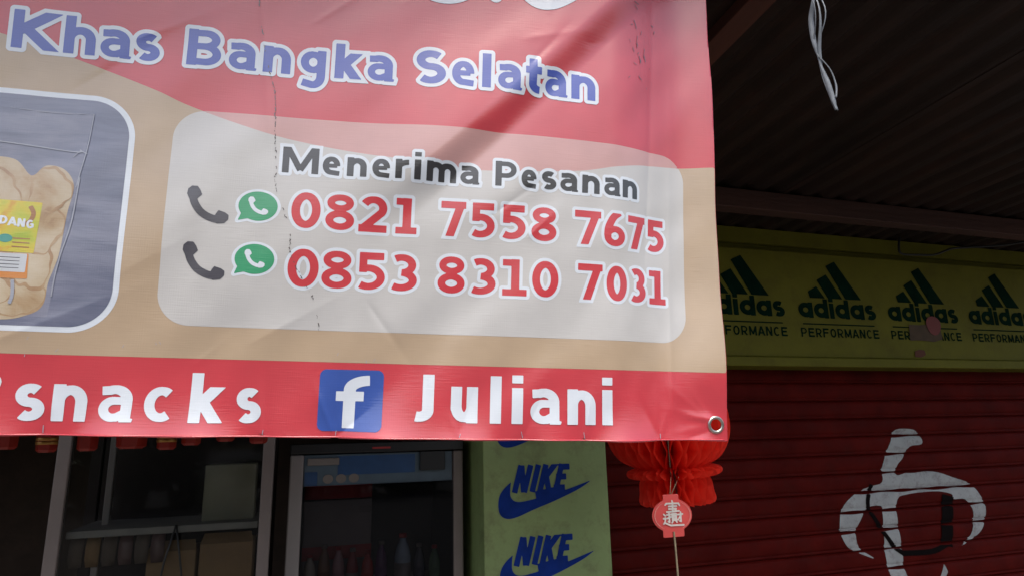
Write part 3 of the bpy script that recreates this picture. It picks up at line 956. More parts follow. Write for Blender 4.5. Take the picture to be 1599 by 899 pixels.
F.stroke(crv([(0.190, 0.74), (0.200, 0.66), (0.212, 0.588)], 6), 0.030, round_ends=True)
F.stroke(crv([(0.205, 0.588), (0.235, 0.61), (0.265, 0.66)], 6), 0.022, round_ends=True)
F.stroke(crv([(0.262, 0.67), (0.272, 0.616), (0.300, 0.586), (0.335, 0.583), (0.375, 0.604), (0.425, 0.645)], 8), 0.028)
F.d = np.maximum(F.d, np.add.outer(F.V - 0.715, 0 * F.U))
pr('script_lettering', F, 'white', 4)

# social badge
F = Field(-0.13, -0.37, 0.03, -0.22, 0.002)
F.full(lambda X, Y: rrect(X, Y, -0.113, -0.354, 0.012, -0.2335, 0.013))
fb = pr('square_badge', F, 'fblue', 3)
F = Field(-0.13, -0.37, 0.03, -0.22, 0.0014)
glyph(F, 'f', -0.080, -0.014, -0.348, 0.104, 0.0235)
pr('badge_letter', F, 'white', 4, 0, fb)

# handset and speech-bubble marks
def handset(F, ox, oy, k):
    P = crv([(-0.030, 0.024), (-0.026, 0.004), (-0.012, -0.016), (0.008, -0.027), (0.028, -0.030)], 8) * k
    F.stroke(P + (ox, oy), 0.015 * k)
    F.poly(np.array([(-0.041, 0.020), (-0.040, 0.030), (-0.033, 0.037), (-0.022, 0.037), (-0.016, 0.029), (-0.012, 0.020), (-0.020, 0.011), (-0.034, 0.006)]) * k + (ox, oy))
    F.poly(np.array([(0.016, -0.018), (0.021, -0.010), (0.034, -0.014), (0.041, -0.019), (0.041, -0.028), (0.034, -0.036), (0.020, -0.038), (0.012, -0.034)]) * k + (ox, oy))
for oy, by, bx, hx in ((0.083, 0.0865, -0.253, -0.3475), (-0.029, -0.0205, -0.2525, -0.347)):
    F = Field(hx - 0.06, oy - 0.06, hx + 0.06, oy + 0.06, 0.0014)
    handset(F, hx, oy, 0.98)
    pr('handset_mark', F, 'charcoal', 4)
    F = Field(bx - 0.07, by - 0.06, bx + 0.07, by + 0.06, 0.0015)
    bub = lambda X, Y: (np.hypot((X - bx) / 0.0375, (Y - by) / 0.0300) - 1) * 0.0325
    X, Y = np.meshgrid(F.U, F.V)
    F.d = bub(X, Y)
    F.poly([(bx - 0.030, by - 0.012), (bx - 0.037, by - 0.031), (bx - 0.014, by - 0.025)])
    o = pr('bubble_mark', F, 'green', 4)
    pr('white_outline', F, 'white', 3, 0.0052, o)
    F = Field(bx - 0.04, by - 0.04, bx + 0.04, by + 0.04, 0.0012)
    handset(F, bx, by + 0.001, 0.48)
    pr('handset_mark', F, 'white', 5, 0, o)

# product photo in a white rounded frame
def halftone(name, stops, scale, sx=1.0, sy=1.0, dist=0.0, cells=0.0):
    """vinyl printed with a mottled photographic picture"""
    m = vinyl(name, (0.5, 0.5, 0.5))
    N, L = m.node_tree.nodes, m.node_tree.links
    uv = N.new('ShaderNodeUVMap')
    mp = N.new('ShaderNodeMapping'); mp.inputs['Scale'].default_value = (sx, sy, 1)
    L.new(uv.outputs[0], mp.inputs['Vector'])
    n = N.new('ShaderNodeTexNoise'); n.inputs['Scale'].default_value = scale; n.inputs['Detail'].default_value = 7; n.inputs['Roughness'].default_value = 0.6; n.inputs['Distortion'].default_value = dist
    L.new(mp.outputs[0], n.inputs['Vector'])
    fac = n.outputs['Fac']
    if cells:
        wob = N.new('ShaderNodeMixRGB'); wob.inputs[0].default_value = 0.09
        n2 = N.new('ShaderNodeTexNoise'); n2.inputs['Scale'].default_value = 14; L.new(mp.outputs[0], n2.inputs['Vector'])
        L.new(mp.outputs[0], wob.inputs[1]); L.new(n2.outputs['Color'], wob.inputs[2])
        v = N.new('ShaderNodeTexVoronoi'); v.feature = 'SMOOTH_F1'; v.inputs['Scale'].default_value = cells; v.inputs['Smoothness'].default_value = 0.25
        L.new(wob.outputs[0], v.inputs['Vector'])
        a = N.new('ShaderNodeMath'); a.operation = 'MULTIPLY_ADD'; a.inputs[1].default_value = -0.55; a.inputs[2].default_value = 0.25
        L.new(v.outputs['Distance'], a.inputs[0])
        q = N.new('ShaderNodeMath'); q.operation = 'ADD'; L.new(a.outputs[0], q.inputs[0]); L.new(fac, q.inputs[1])
        fac = q.outputs[0]
    r = N.new('ShaderNodeValToRGB')
    while len(r.color_ramp.elements) < len(stops):
        r.color_ramp.elements.new(0.5)
    for e, (p, c) in zip(r.color_ramp.elements, stops):
        e.position = p; e.color = (*c, 1)
    L.new(fac, r.inputs[0])
    L.new(r.outputs[0], N['Principled BSDF'].inputs['Base Color'])
    return m
CRACK = halftone('print_crackers', [(0.20, (0.26, 0.13, 0.06)), (0.31, (0.42, 0.29, 0.16)), (0.44, (0.49, 0.39, 0.26)), (0.68, (0.55, 0.47, 0.35))], 11, 1, 1, 0.6, 11)
SLATE = halftone('print_slate', [(0.30, (0.075, 0.095, 0.165)), (0.5, (0.15, 0.165, 0.245)), (0.72, (0.22, 0.235, 0.32))], 5, 0.8, 4.5, 0.4)
BAG = halftone('print_bag', [(0.30, (0.12, 0.135, 0.205)), (0.5, (0.20, 0.21, 0.29)), (0.75, (0.29, 0.30, 0.37))], 6, 0.8, 3.5, 0.4)
EDGE = halftone('print_cracker_edge', [(0.3, (0.30, 0.16, 0.075)), (0.5, (0.40, 0.26, 0.14)), (0.7, (0.50, 0.38, 0.24))], 16)
LABEL = halftone('print_label', [(0.30, (0.60, 0.20, 0.03)), (0.45, (0.62, 0.50, 0.04)), (0.60, (0.50, 0.52, 0.05)), (0.75, (0.28, 0.44, 0.04))], 14, 1, 1.4, 0.5)
def photo(X, Y):
    return rrect(X, Y, -1.27, -0.178, -0.494, 0.289, 0.085)
F = Field(-1.29, -0.19, -0.48, 0.30, 0.003)
F.full(photo)
ph = pr('photo_frame', F, 'white', 2)
F.d = F.d + 0.0105
pr('photo_ground', F, SLATE, 3, 0, ph)
F = Field(-1.2, -0.166, -0.56, 0.275, 0.003)
F.poly([(-1.18, 0.252), (-0.574, 0.250), (-0.580, 0.165), (-0.590, 0.06), (-0.600, -0.02), (-0.612, -0.15), (-1.15, -0.16)])
pr('clear_bag_print', F, BAG, 3.5, 0, ph)
pile = crv([(-1.12, 0.10), (-1.05, 0.145), (-0.97, 0.13), (-0.90, 0.155), (-0.82, 0.14), (-0.75, 0.150), (-0.70, 0.148), (-0.668, 0.118), (-0.645, 0.140), (-0.612, 0.134), (-0.592, 0.103), (-0.598, 0.052),
            (-0.600, 0.022), (-0.604, -0.035), (-0.616, -0.085), (-0.621, -0.128), (-0.646, -0.148), (-0.70, -0.158), (-0.85, -0.150), (-1.0, -0.155), (-1.10, -0.12), (-1.14, 0.0)], 7, True)
F = Field(-1.16, -0.166, -0.57, 0.18, 0.003)
F.poly(pile, 0.05)
pr('cracker_print', F, CRACK, 4, 0, ph)
g2 = np.random.default_rng(12)
lay_ = 4.3
for cx, cy, rx, ry in ((-0.662, -0.115, 0.045, 0.036), (-0.725, -0.105, 0.05, 0.04), (-0.648, -0.048, 0.036, 0.055), (-0.745, -0.03, 0.05, 0.05), (-0.640, 0.020, 0.040, 0.052), (-0.735, 0.075, 0.055, 0.055), (-0.633, 0.092, 0.038, 0.046)):
    F = Field(cx - 0.08, cy - 0.08, cx + 0.08, cy + 0.08, 0.0022)
    p1, p2, p3 = g2.uniform(0, 6.28, 3)
    def disc(X, Y):
        an = np.arctan2((Y - cy) / ry, (X - cx) / rx)
        return np.maximum((np.hypot((X - cx) / rx, (Y - cy) / ry) - 1 - 0.07 * np.sin(3 * an + p1) - 0.05 * np.sin(5 * an + p2) - 0.025 * np.sin(11 * an + p3)) * min(rx, ry), poly_sdf(pile, X, Y))
    F.full(disc)
    pr('cracker_edge_print', F, EDGE, lay_, 0.0, ph)
    F.d = np.maximum(F.d + 0.0035 + 0.002 * np.sin(np.add.outer(F.V * 90, F.U * 70) + p1), F.d + 0.001)
    pr('cracker_print', F, CRACK, lay_ + 0.15, 0.0, ph)
    lay_ += 0.3
def quad(name, P, mat, lay, cell=0.0025):
    P = np.array(P)
    F = Field(P[:, 0].min() - 0.006, P[:, 1].min() - 0.006, P[:, 0].max() + 0.006, P[:, 1].max() + 0.006, cell)
    F.poly(P)
    return pr(name, F, mat, 6.8 + (lay - 6) * 0.4, 0, ph)
quad('label_print', [(-0.82, 0.070), (-0.642, 0.066), (-0.647, -0.032), (-0.82, -0.030)], LABEL, 6)
for i in range(3):
    quad('small_print', [(-0.685, -0.004 - i * 0.008), (-0.655, -0.0045 - i * 0.008), (-0.655, -0.0065 - i * 0.008), (-0.685, -0.0065 - i * 0.008)], 'brown', 8, 0.0012)
quad('label_print', [(-0.82, -0.034), (-0.655, -0.0335), (-0.652, -0.081), (-0.82, -0.080)], 'orange', 6)
quad('label_print', [(-0.82, -0.034), (-0.657, -0.034), (-0.657, -0.069), (-0.82, -0.068)], 'pale', 7)
for i in range(4):
    quad('small_print', [(-0.80, -0.041 - i * 0.0065), (-0.668, -0.0412 - i * 0.0065), (-0.668, -0.0425 - i * 0.0065), (-0.80, -0.0425 - i * 0.0065)], 'charcoal', 8, 0.0012)
F = Field(-0.69, -0.03, -0.64, 0.07, 0.002)
F.stroke(crv([(-0.662, 0.058), (-0.655, 0.044), (-0.660, 0.028), (-0.672, 0.022)], 6), 0.008)
pr('prawn_print', F, 'brown', 7.8, 0, ph)
F = Field(-0.78, -0.01, -0.63, 0.06, 0.0012)
for i, (ch, a, b) in enumerate((('U', -0.726, -0.713), ('D', -0.710, -0.697), ('A', -0.695, -0.682), ('N', -0.680, -0.667), ('G', -0.665, -0.652))):
    glyph(F, ch, a, b, 0.022 - 0.0018 * i, 0.0165, 0.0042)
o = pr('label_lettering', F, 'white', 8.1, 0, ph)
F = Field(-0.73, -0.02, -0.68, 0.02, 0.0015)
F.full(lambda X, Y: np.hypot((X + 0.697) / 0.012, (Y + 0.006) / 0.008) * 0.009 - 0.009)
pr('label_print', F, 'teal', 7.8, 0, ph)
F = Field(-1.1, -0.16, -0.54, 0.27, 0.0014)
for P, w in (([(-1.0, 0.185), (-0.75, 0.182), (-0.60, 0.171), (-0.588, 0.176)], 0.0022), ([(-0.572, 0.250), (-0.577, 0.176), (-0.588, 0.10)], 0.0018), ([(-0.583, 0.12), (-0.589, 0.03), (-0.600, -0.03), (-0.606, -0.075), (-0.608, -0.112)], 0.0024),
             ([(-0.72, 0.250), (-0.64, 0.247), (-0.572, 0.250)], 0.0012), ([(-0.676, -0.083), (-0.673, -0.11), (-0.676, -0.128)], 0.006), ([(-0.60, 0.16), (-0.588, 0.172), (-0.575, 0.168)], 0.002)):
    F.stroke(crv(P, 6), w)
pr('wrapper_glint_print', F, 'glint', 8.4, 0, ph)

# worn cracks in the print
F = Field(-0.32, -0.20, -0.02, 0.68, 0.0011)
path = crv([(-0.292, 0.62), (-0.283, 0.528), (-0.269, 0.444), (-0.255, 0.385), (-0.237, 0.322), (-0.231, 0.233), (-0.224, 0.172), (-0.222, 0.128), (-0.191, 0.048), (-0.183, -0.011), (-0.150, -0.07), (-0.134, -0.099), (-0.117, -0.169)], 40)
i = 0
while i < len(path) - 6:
    n = int(rng.integers(2, 7))
    if rng.random() < 0.62:
        seg = path[i:i + n + 1] + rng.normal(0, 0.0009, (len(path[i:i + n + 1]), 2))
        F.stroke(seg, rng.uniform(0.0008, 0.0019))
    i += n + int(rng.integers(1, 5))
pr('crack', F, 'tear', 6)
F = Field(0.44, 0.30, 0.62, 0.66, 0.0011)
for k in range(22):
    a = rng.normal(0.556, 0.018); b = rng.normal(0.535, 0.05)
    e = rng.normal(0, 0.004, 2) + (0, 0.005)
    F.stroke([(a, b), (a + e[0] * 0.5, b + e[1]), (a + e[0] * 1.5, b + e[1] * 2)], rng.uniform(0.0009, 0.0018))
pr('crack', F, 'tear', 6)
F = Field(-0.85, -0.37, 0.80, 0.2, 0.0013)
for p in PINCH:
    F.stroke([(p + 0.001, B_B + 0.004), (p + rng.uniform(-0.004, 0.004), B_B + rng.uniform(0.010, 0.02))], 0.0014)
for k in range(9):
    a, b = rng.uniform(-0.7, 0.0), rng.choice([-0.19, -0.205, -0.21]) + rng.normal(0, 0.004)
    F.stroke([(a, b), (a + rng.normal(0, 0.003), b - 0.006)], 0.0012)
pr('fray', F, 'glint', 6)

# hem welt along the lower edge and the right side
us = np.linspace(B_L, B_R - 0.004, 500)
Q = on_cloth(us, np.full_like(us, B_B + 0.0015), -1.0)
tube('hem', [tuple(q) for q in Q[::2]], 0.0017, VM['red'], ban, 6)
# eyelet
q = on_cloth(np.array([EY[0]]), np.array([EY[1]]), 2)[0]
V, Fc = [], []
n1, n2 = 36, 10
for i in range(n1):
    a = 2 * math.pi * i / n1
    for j in range(n2):
        b = 2 * math.pi * j / n2
        rr = 0.0158 + 0.0037 * math.cos(b)
        V.append(q + BU * rr * math.cos(a) + BW * rr * math.sin(a) - BN * (0.0028 * math.sin(b)))
for i in range(n1):
    for j in range(n2):
        Fc.append((i * n2 + j, ((i + 1) % n1) * n2 + j, ((i + 1) % n1) * n2 + (j + 1) % n2, i * n2 + (j + 1) % n2))
mesh('eyelet', V, Fc, M['eyelet'], ban, True)
# ties up to the front beam
for u in (-1.30, -0.75, -0.25, 0.25, 0.72):
    q = on_cloth(np.array([u]), np.array([B_T - 0.01]), 0)[0]
    tube('tie', [tuple(q), (q[0], 1.01, ZR + rise(1.01) - 0.02)], 0.002, M['string'], ban, 6)

# ------------------------------------------------------------------ raffia strand hanging from the awning edge
def off(P, dx, dz=0):
    return [(x + dx, y, z + dz) for x, y, z in P]
rf = empty('raffia_strand', (1.14, 1.05, EYE + 0.715))
tag(rf, 'frayed grey plastic string dangling from the awning roof', 'string')
def R3(x, z, y=1.3): return (x * 0.808, y * 0.808, EYE + z * 0.808)
def ribbon(name, pts, w):
    P = crv(pts, 8)
    V, Fc = [], []
    for i, p in enumerate(P):
        tw = 0.5 * math.sin(i * 0.25)
        V += [(p[0] - w * math.cos(tw), p[1] - w * math.sin(tw), p[2]), (p[0], p[1] - 0.002, p[2]), (p[0] + w * math.cos(tw), p[1] + w * math.sin(tw), p[2])]
    for i in range(len(P) - 1):
        for k in range(2):
            Fc.append((3 * i + k, 3 * i + k + 1, 3 * i + 4 + k, 3 * i + 3 + k))
    o = mesh(name, V, Fc, M['raffia'], rf, True)
    m = o.modifiers.new('t', 'SOLIDIFY'); m.thickness = 0.0008
ribbon('strand', [R3(1.345, 1.40, 1.345), R3(1.347, 1.25, 1.26), R3(1.352, 1.16, 1.285), R3(1.357, 1.085, 1.29), R3(1.375, 1.045), R3(1.392, 0.985), R3(1.405, 0.925), R3(1.412, 0.888)], 0.0058)
ribbon('strand', [R3(1.365, 1.40, 1.345), R3(1.360, 1.2, 1.26), R3(1.372, 1.070, 1.29), R3(1.379, 1.03), R3(1.386, 0.99, 1.306), R3(1.401, 0.94, 1.304), R3(1.4155, 0.89, 1.303)], 0.0040)
ribbon('strand', [R3(1.375, 1.045, 1.294), R3(1.405, 1.01, 1.294), R3(1.4175, 0.965, 1.294), R3(1.412, 0.925, 1.295)], 0.0018)
ribbon('strand', [R3(1.31, 1.40, 1.345), R3(1.330, 1.2, 1.25), R3(1.360, 1.085, 1.294), R3(1.372, 1.045, 1.295)], 0.0014)
ribbon('strand', [R3(1.39, 1.40, 1.345), R3(1.372, 1.18, 1.25), R3(1.371, 1.085, 1.294), R3(1.376, 1.045, 1.295)], 0.0011)

# ------------------------------------------------------------------ black cable over the fascia
cb = tube('loose_cable', crv([(3.318, 2.752, EYE + 1.098), (3.300, 2.752, EYE + 1.03), (3.318, 2.752, EYE + 0.998), (3.44, 2.752, EYE + 1.000), (3.576, 2.752, EYE + 1.010), (3.70, 2.74, EYE + 1.05), (3.80, 2.72, EYE + 1.06), (3.95, 2.6, EYE + 1.05), (4.1, 2.47, EYE + 1.06), (4.25, 2.44, EYE + 1.07)], 8), 0.0065, M['cable'])
tag(cb, 'thin black cable looping down from the awning over the fascia', 'cable')

# ------------------------------------------------------------------ paper lantern
LX, LY, LZ = 1.262, 2.10, EYE
ln = empty('paper_lantern', (LX, LY, LZ - 0.24))
tag(ln, 'red honeycomb tissue paper lantern with a small printed tag, hanging behind the banner corner', 'lantern')
def honeycomb(name, prof, leaves, period, amp, cx, cz, tilt=0.0):
    """half-profile tissue leaves fanned round an axis, each zigzagging to touch its neighbours"""
    pr_ = crv(prof, 7)
    nr = 5
    for i in range(leaves):
        th0 = 2 * math.pi * i / leaves
        sgn = 1 if i % 2 else -1
        V, Fc = [], []
        for j, (rad, z) in enumerate(pr_):
            ph = (z / period) % 1.0
            tri = 4 * abs(ph - 0.5) - 1
            th = th0 + sgn * tri * amp * math.pi / leaves
            for k in range(nr):
                rr = rad * (0.30 + 0.70 * k / (nr - 1))
                x, y = rr * math.cos(th), rr * math.sin(th)
                V.append((cx + x + tilt * z, LY + y, cz + z + tilt * -x))
        for j in range(len(pr_) - 1):
            for k in range(nr - 1):
                Fc.append((j * nr + k, j * nr + k + 1, (j + 1) * nr + k + 1, (j + 1) * nr + k))
        mesh(name, V, Fc, M['paper_red'], ln, True)
honeycomb('tissue_leaf', [(0.09, 0.24), (0.15, 0.21), (0.205, 0.13), (0.222, 0.05), (0.214, -0.02), (0.18, -0.08), (0.115, -0.118)], 46, 0.11, 0.62, LX - 0.003, LZ, -0.03)
honeycomb('tissue_leaf', [(0.11, -0.110), (0.155, -0.116), (0.168, -0.128), (0.160, -0.142), (0.125, -0.150)], 40, 0.05, 0.6, LX + 0.006, LZ, -0.06)
honeycomb('tissue_leaf', [(0.120, -0.150), (0.128, -0.17), (0.130, -0.20), (0.134, -0.225), (0.126, -0.238), (0.112, -0.238)], 34, 0.09, 0.6, LX + 0.006, LZ, -0.06)
tube('lantern_cord', [(LX, LY, ZR + rise(LY) + 0.002), (LX, LY, LZ - 0.15)], 0.002, M['string'], ln, 6)
tz = LZ - 0.258
tx, ty = LX - 0.096, LY - 0.15
F = Field(tx - 0.10, tz - 0.09, tx + 0.10, tz + 0.09, 0.003)
X, Y = np.meshgrid(F.U, F.V)
F.d = (np.hypot((X - tx) / 0.074, (Y - tz) / 0.052) - 1) * 0.06
F.d = np.minimum(F.d, rrect(X, Y, tx - 0.030, tz + 0.03, tx + 0.028, tz + 0.066, 0.004))
F.d = np.minimum(F.d, rrect(X, Y, tx - 0.038, tz - 0.067, tx + 0.040, tz - 0.03, 0.004))
tg = decal('tag', F, lambda a, b: (a, ty, b), M['tag_red'], ln)
md = tg.modifiers.new('t', 'SOLIDIFY'); md.thickness = 0.0016; md.offset = -1
F.d = np.abs((np.hypot((X - tx) / 0.066, (Y - tz) / 0.046) - 1) * 0.055) - 0.0014
F.d = np.maximum(F.d, 0.034 - np.abs(X - tx))
decal('tag_trim', F, lambda a, b: (a, ty - 0.003, b), M['tag_pink'], tg)
F = Field(tx - 0.06, tz - 0.05, tx + 0.06, tz + 0.06, 0.0018)
for P in ([(0, 0.046), (0.002, 0.040)], [(-0.026, 0.034), (-0.022, 0.038), (0.024, 0.037), (0.027, 0.030)], [(-0.014, 0.029), (0.016, 0.029)], [(0.001, 0.036), (0.001, 0.014)], [(-0.014, 0.021), (0.014, 0.021)], [(-0.022, 0.012), (0.024, 0.013)], [(0.010, 0.018), (0.015, 0.013)],
          [(-0.034, 0.005), (-0.028, 0.000)], [(-0.036, -0.008), (-0.028, -0.007), (-0.031, -0.020), (-0.036, -0.024)], [(-0.032, -0.021), (-0.01, -0.030), (0.038, -0.031)],
          [(-0.022, 0.003), (-0.008, 0.004)], [(-0.014, 0.008), (-0.014, -0.020), (-0.019, -0.017)], [(-0.022, -0.008), (-0.008, -0.004)], [(-0.003, 0.005), (0.012, 0.005), (0.012, -0.014), (-0.003, -0.014), (-0.003, 0.005)], [(-0.003, -0.002), (0.012, -0.002)], [(-0.003, -0.008), (0.012, -0.008)],
          [(0.000, -0.015), (-0.005, -0.022)], [(0.009, -0.015), (0.013, -0.021)], [(0.018, 0.002), (0.036, 0.003)], [(0.029, 0.009), (0.029, -0.020), (0.024, -0.018)], [(0.028, -0.002), (0.018, -0.014)]):
    F.stroke(np.array(P) + (tx, tz), 0.0056, round_ends=True)
decal('tag_print', F, lambda a, b: (a, ty - 0.004, b), M['tag_white'], tg)
tube('twine', [(LX - 0.075, LY - 0.125, LZ - 0.140), (tx, ty + 0.004, tz + 0.066)], 0.0013, M['string'], ln, 6)
tube('twine', [(LX - 0.045, LY - 0.125, LZ - 0.140), (tx + 0.003, ty + 0.004, tz + 0.062)], 0.0013, M['string'], ln, 6)
tube('twine', crv([(tx - 0.001, ty - 0.004, tz - 0.050), (tx + 0.001, ty - 0.003, tz - 0.12), (tx + 0.004, ty, tz - 0.30)], 6), 0.0032, M['string'], ln, 6)

# ------------------------------------------------------------------ red and gold ornaments on a line behind the banner
gl = tube('garland_line', crv([(-1.4, 2.0, EYE + 0.22), (-0.8, 2.0, EYE + 0.175), (-0.2, 2.0, EYE + 0.17), (0.3, 2.0, EYE + 0.21)], 8), 0.002, M['string'])
tag(gl, 'thin line strung behind the banner carrying red ornaments', 'line')
orn = [(-0.720, 0.005, 'n'), (-0.632, -0.005, 'g'), (-0.540, -0.004, 'n'), (-0.437, -0.001, 'w'), (-0.352, -0.006, 'g'), (-0.292, 0.004, 'g'), (-0.205, 0.012, 'n'), (-0.118, 0.004, 'n')]
ordn = ['leftmost', 'second', 'third', 'fourth', 'fifth', 'sixth', 'seventh', 'rightmost']
for k, (x, zb, kd) in enumerate(orn):
    o = empty('red_ornament', (x, 2.0, EYE + zb))
    side = ordn[k] + ' from the left' if 0 < k < 7 else ordn[k]
    tag(o, f'red and gold paper ornament below the banner hem, {side} of the row', 'ornament', 'ornaments hanging in a row behind the banner')
    hw = 0.024 if kd != 'w' else 0.036
    tw = 0.35 * math.sin(3.1 * k)
    for m_, z0_, z1_, s in (('orn_red', 0.0, 0.05, 1.0), ('orn_red', 0.055, 0.12, 1.25)):
        V = []
        for zz, ww in ((z0_, s * 0.72), (z0_ + 0.006, s), (z1_ - 0.006, s * 1.05), (z1_, s * 0.7)):
            for a in range(6):
                an = a * math.pi / 3 + tw
                V.append((x + hw * ww * math.cos(an), 2.0 + hw * ww * math.sin(an), EYE + zb + zz))
        Fc = [tuple(range(5, -1, -1)), tuple(range(18, 24))]
        for j in range(3):
            for a in range(6):
                Fc.append((j * 6 + a, j * 6 + (a + 1) % 6, j * 6 + 6 + (a + 1) % 6, j * 6 + 6 + a))
        mesh('paper_drum', V, Fc, M[m_], o)
    for zz in (0.008, 0.018):
        lathe('gold_band', [(hw * 1.03, 0), (hw * 1.05, 0.002), (hw * 1.05, 0.006), (hw * 1.03, 0.008)], (x, 2.0, EYE + zb + zz + (0.012 if kd == 'g' else 0.03)), M['orn_gold'], o, 12)
    tube('hanging_thread', [(x, 2.0, EYE + zb + 0.11), (x, 2.0, EYE + 0.18)], 0.0012, M['string'], o, 5)

# ------------------------------------------------------------------ glass display cabinet
cx0, cx1, cy0, cy1 = -0.875, -0.105, 2.88, 3.35
cab = empty('display_cabinet', (-0.49, 2.9, 0.15))
tag(cab, 'glass display cabinet with brown aluminium frame in the dark shop, left of the fridge', 'cabinet')
for x0_, x1_ in ((cx0, cx0 + 0.045), (cx1 - 0.045, cx1)):
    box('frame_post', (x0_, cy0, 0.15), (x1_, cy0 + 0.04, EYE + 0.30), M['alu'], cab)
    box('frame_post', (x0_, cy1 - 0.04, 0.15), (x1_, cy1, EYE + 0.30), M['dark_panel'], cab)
box('shelf', (cx0 + 0.05, cy0 + 0.045, EYE - 0.325), (cx1 - 0.05, cy1 - 0.045, EYE - 0.298), M['shelf'], cab)
box('shelf', (cx0 + 0.05, cy0 + 0.045, EYE - 0.85), (cx1 - 0.05, cy1 - 0.045, EYE - 0.82), M['shelf'], cab)
box('top_board', (cx0 + 0.002, cy0 + 0.002, EYE + 0.302), (cx1 - 0.002, cy1 - 0.002, EYE + 0.33), M['alu'], cab)
box('back_panel', (cx0 + 0.05, cy1 - 0.03, 0.17), (cx1 - 0.05, cy1 - 0.02, EYE + 0.29), M['dark_panel'], cab, 0)
box('inner_upright', (cx0 + 0.125, cy0 + 0.20, EYE - 0.296), (cx0 + 0.150, cy0 + 0.23, EYE + 0.29), M['alu'], cab)
box('inner_upright', (cx0 + 0.105, cy0 + 0.20, EYE - 0.818), (cx0 + 0.130, cy0 + 0.23, EYE - 0.327), M['alu'], cab)
box('glass_pane', (cx0 + 0.046, cy0 + 0.014, 0.18), (cx1 - 0.046, cy0 + 0.019, EYE + 0.295), M['glass'], cab, 0)
def thing_box(name, a, b, mat, label, cat, extra=None):
    o = box(name, a, b, M[mat], None, 0.004)
    tag(o, label, cat)
    return o
thing_box('cream_carton', (-0.378, 3.02, EYE - 0.2975), (-0.180, 3.15, EYE - 0.075), 'cream', 'pale cream carton standing on the upper cabinet shelf', 'carton')
def carton(x0_, x1_, y0_, y1_, z0_, z1_, label):
    o = empty('cardboard_box', ((x0_ + x1_) / 2, (y0_ + y1_) / 2, z0_))
    tag(o, label, 'box')
    box('body', (x0_, y0_, z0_), (x1_, y1_, z1_), M['card'], o, 0.003)
    mx = (x0_ + x1_) / 2
    mesh('flap', [(x0_, y0_ + 0.002, z1_), (x1_, y0_ + 0.002, z1_), (x1_ - 0.01, y0_ - 0.01 + 0.05, z1_ + 0.035), (x0_ + 0.01, y0_ + 0.04, z1_ + 0.035)], [(0, 1, 2, 3)], M['card'], o)
    box('printed_patch', (x0_ + 0.04, y0_ - 0.0015, z0_ + 0.14), (x1_ - 0.05, y0_ - 0.0003, z0_ + 0.20), M['dark_panel'], o, 0)
    box('label', (x0_ + 0.03, y0_ - 0.0015, z0_ + 0.06), (x1_ - 0.06, y0_ - 0.0003, z0_ + 0.12), M['cream'], o, 0)
carton(-0.56, -0.385, 3.00, 3.20, EYE - 0.8195, EYE - 0.40, 'brown cardboard box under the cabinet shelf, left of the pair')
carton(-0.375, -0.175, 3.02, 3.22, EYE - 0.8195, EYE - 0.385, 'brown cardboard box under the cabinet shelf, right of the pair')
V, Fc = tube_geo([(-0.445, 2.865, EYE - 0.29), (-0.475, 2.864, EYE - 0.42), (-0.50, 2.866, EYE - 0.62)], 0.004, 6)
V2, F2 = tube_geo([(-0.445, 2.872, EYE - 0.29), (-0.425, 2.871, EYE - 0.40), (-0.39, 2.868, EYE - 0.60)], 0.004, 6)
o = mesh('black_cord', V + V2, Fc + [tuple(i + len(V) for i in f) for f in F2], M['cable'], None, True)
tag(o, 'black cord hanging in an inverted V on the cabinet glass', 'cord')

# ------------------------------------------------------------------ drinks fridge
fx0, fx1, fy0, fy1, fz1 = -0.045, 0.715, 3.0, 3.62, EYE - 0.045
fr = empty('drinks_fridge', (0.335, 3.0, 0.15))
tag(fr, 'tall glass door drinks fridge with blue header beside the green pillar', 'fridge')
box('side_panel', (fx0, fy0 + 0.06, 0.17), (fx0 + 0.03, fy1, fz1), M['fridge_dark'], fr)
box('side_panel', (fx1 - 0.03, fy0 + 0.06, 0.17), (fx1, fy1, fz1), M['fridge_dark'], fr)
box('back_panel', (fx0 + 0.031, fy1 - 0.03, 0.17), (fx1 - 0.031, fy1, fz1 - 0.002), M['fridge_in'], fr, 0)
box('top_panel', (fx0 - 0.002, fy0 - 0.003, fz1 + 0.002), (fx1 + 0.002, fy1, fz1 + 0.045), M['fridge_dark'], fr)
box('base', (fx0, fy0 + 0.02, 0.152), (fx1, fy1, 0.168), M['fridge_dark'], fr)
box('door_stile', (fx0, fy0, 0.20), (fx0 + 0.056, fy0 + 0.05, fz1 - 0.002), M['fridge_frame'], fr, 0.006)
box('door_stile', (fx1 - 0.045, fy0, 0.20), (fx1, fy0 + 0.05, fz1 - 0.002), M['alu'], fr, 0.006)
box('door_rail', (fx0 + 0.058, fy0 + 0.002, 0.20), (fx1 - 0.047, fy0 + 0.05, 0.26), M['fridge_frame'], fr, 0.004)
hd = box('header_strip', (fx0 + 0.058, fy0 + 0.022, fz1 - 0.135), (fx1 - 0.047, fy0 + 0.030, fz1 - 0.004), M['pale_blue'], fr, 0.001)
box('header_print', (fx0 + 0.20, fy0 + 0.019, fz1 - 0.092), (fx1 - 0.22, fy0 + 0.021, fz1 - 0.012), M['sky_blue'], hd, 0)
box('header_print', (fx0 + 0.062, fy0 + 0.019, fz1 - 0.133), (fx0 + 0.115, fy0 + 0.021, fz1 - 0.075), M['sky_blue'], hd, 0)
F = Field(fx0 + 0.1, fz1 - 0.14, fx1, fz1, 0.004)
for k in range(3):
    F.win(fx0 + 0.1, fz1 - 0.14, fx1, fz1, lambda X, Y: np.hypot((X - fx0 - 0.16 - 0.055 * k) / 0.022, (Y - fz1 + 0.107) / 0.019) * 0.02 - 0.02)
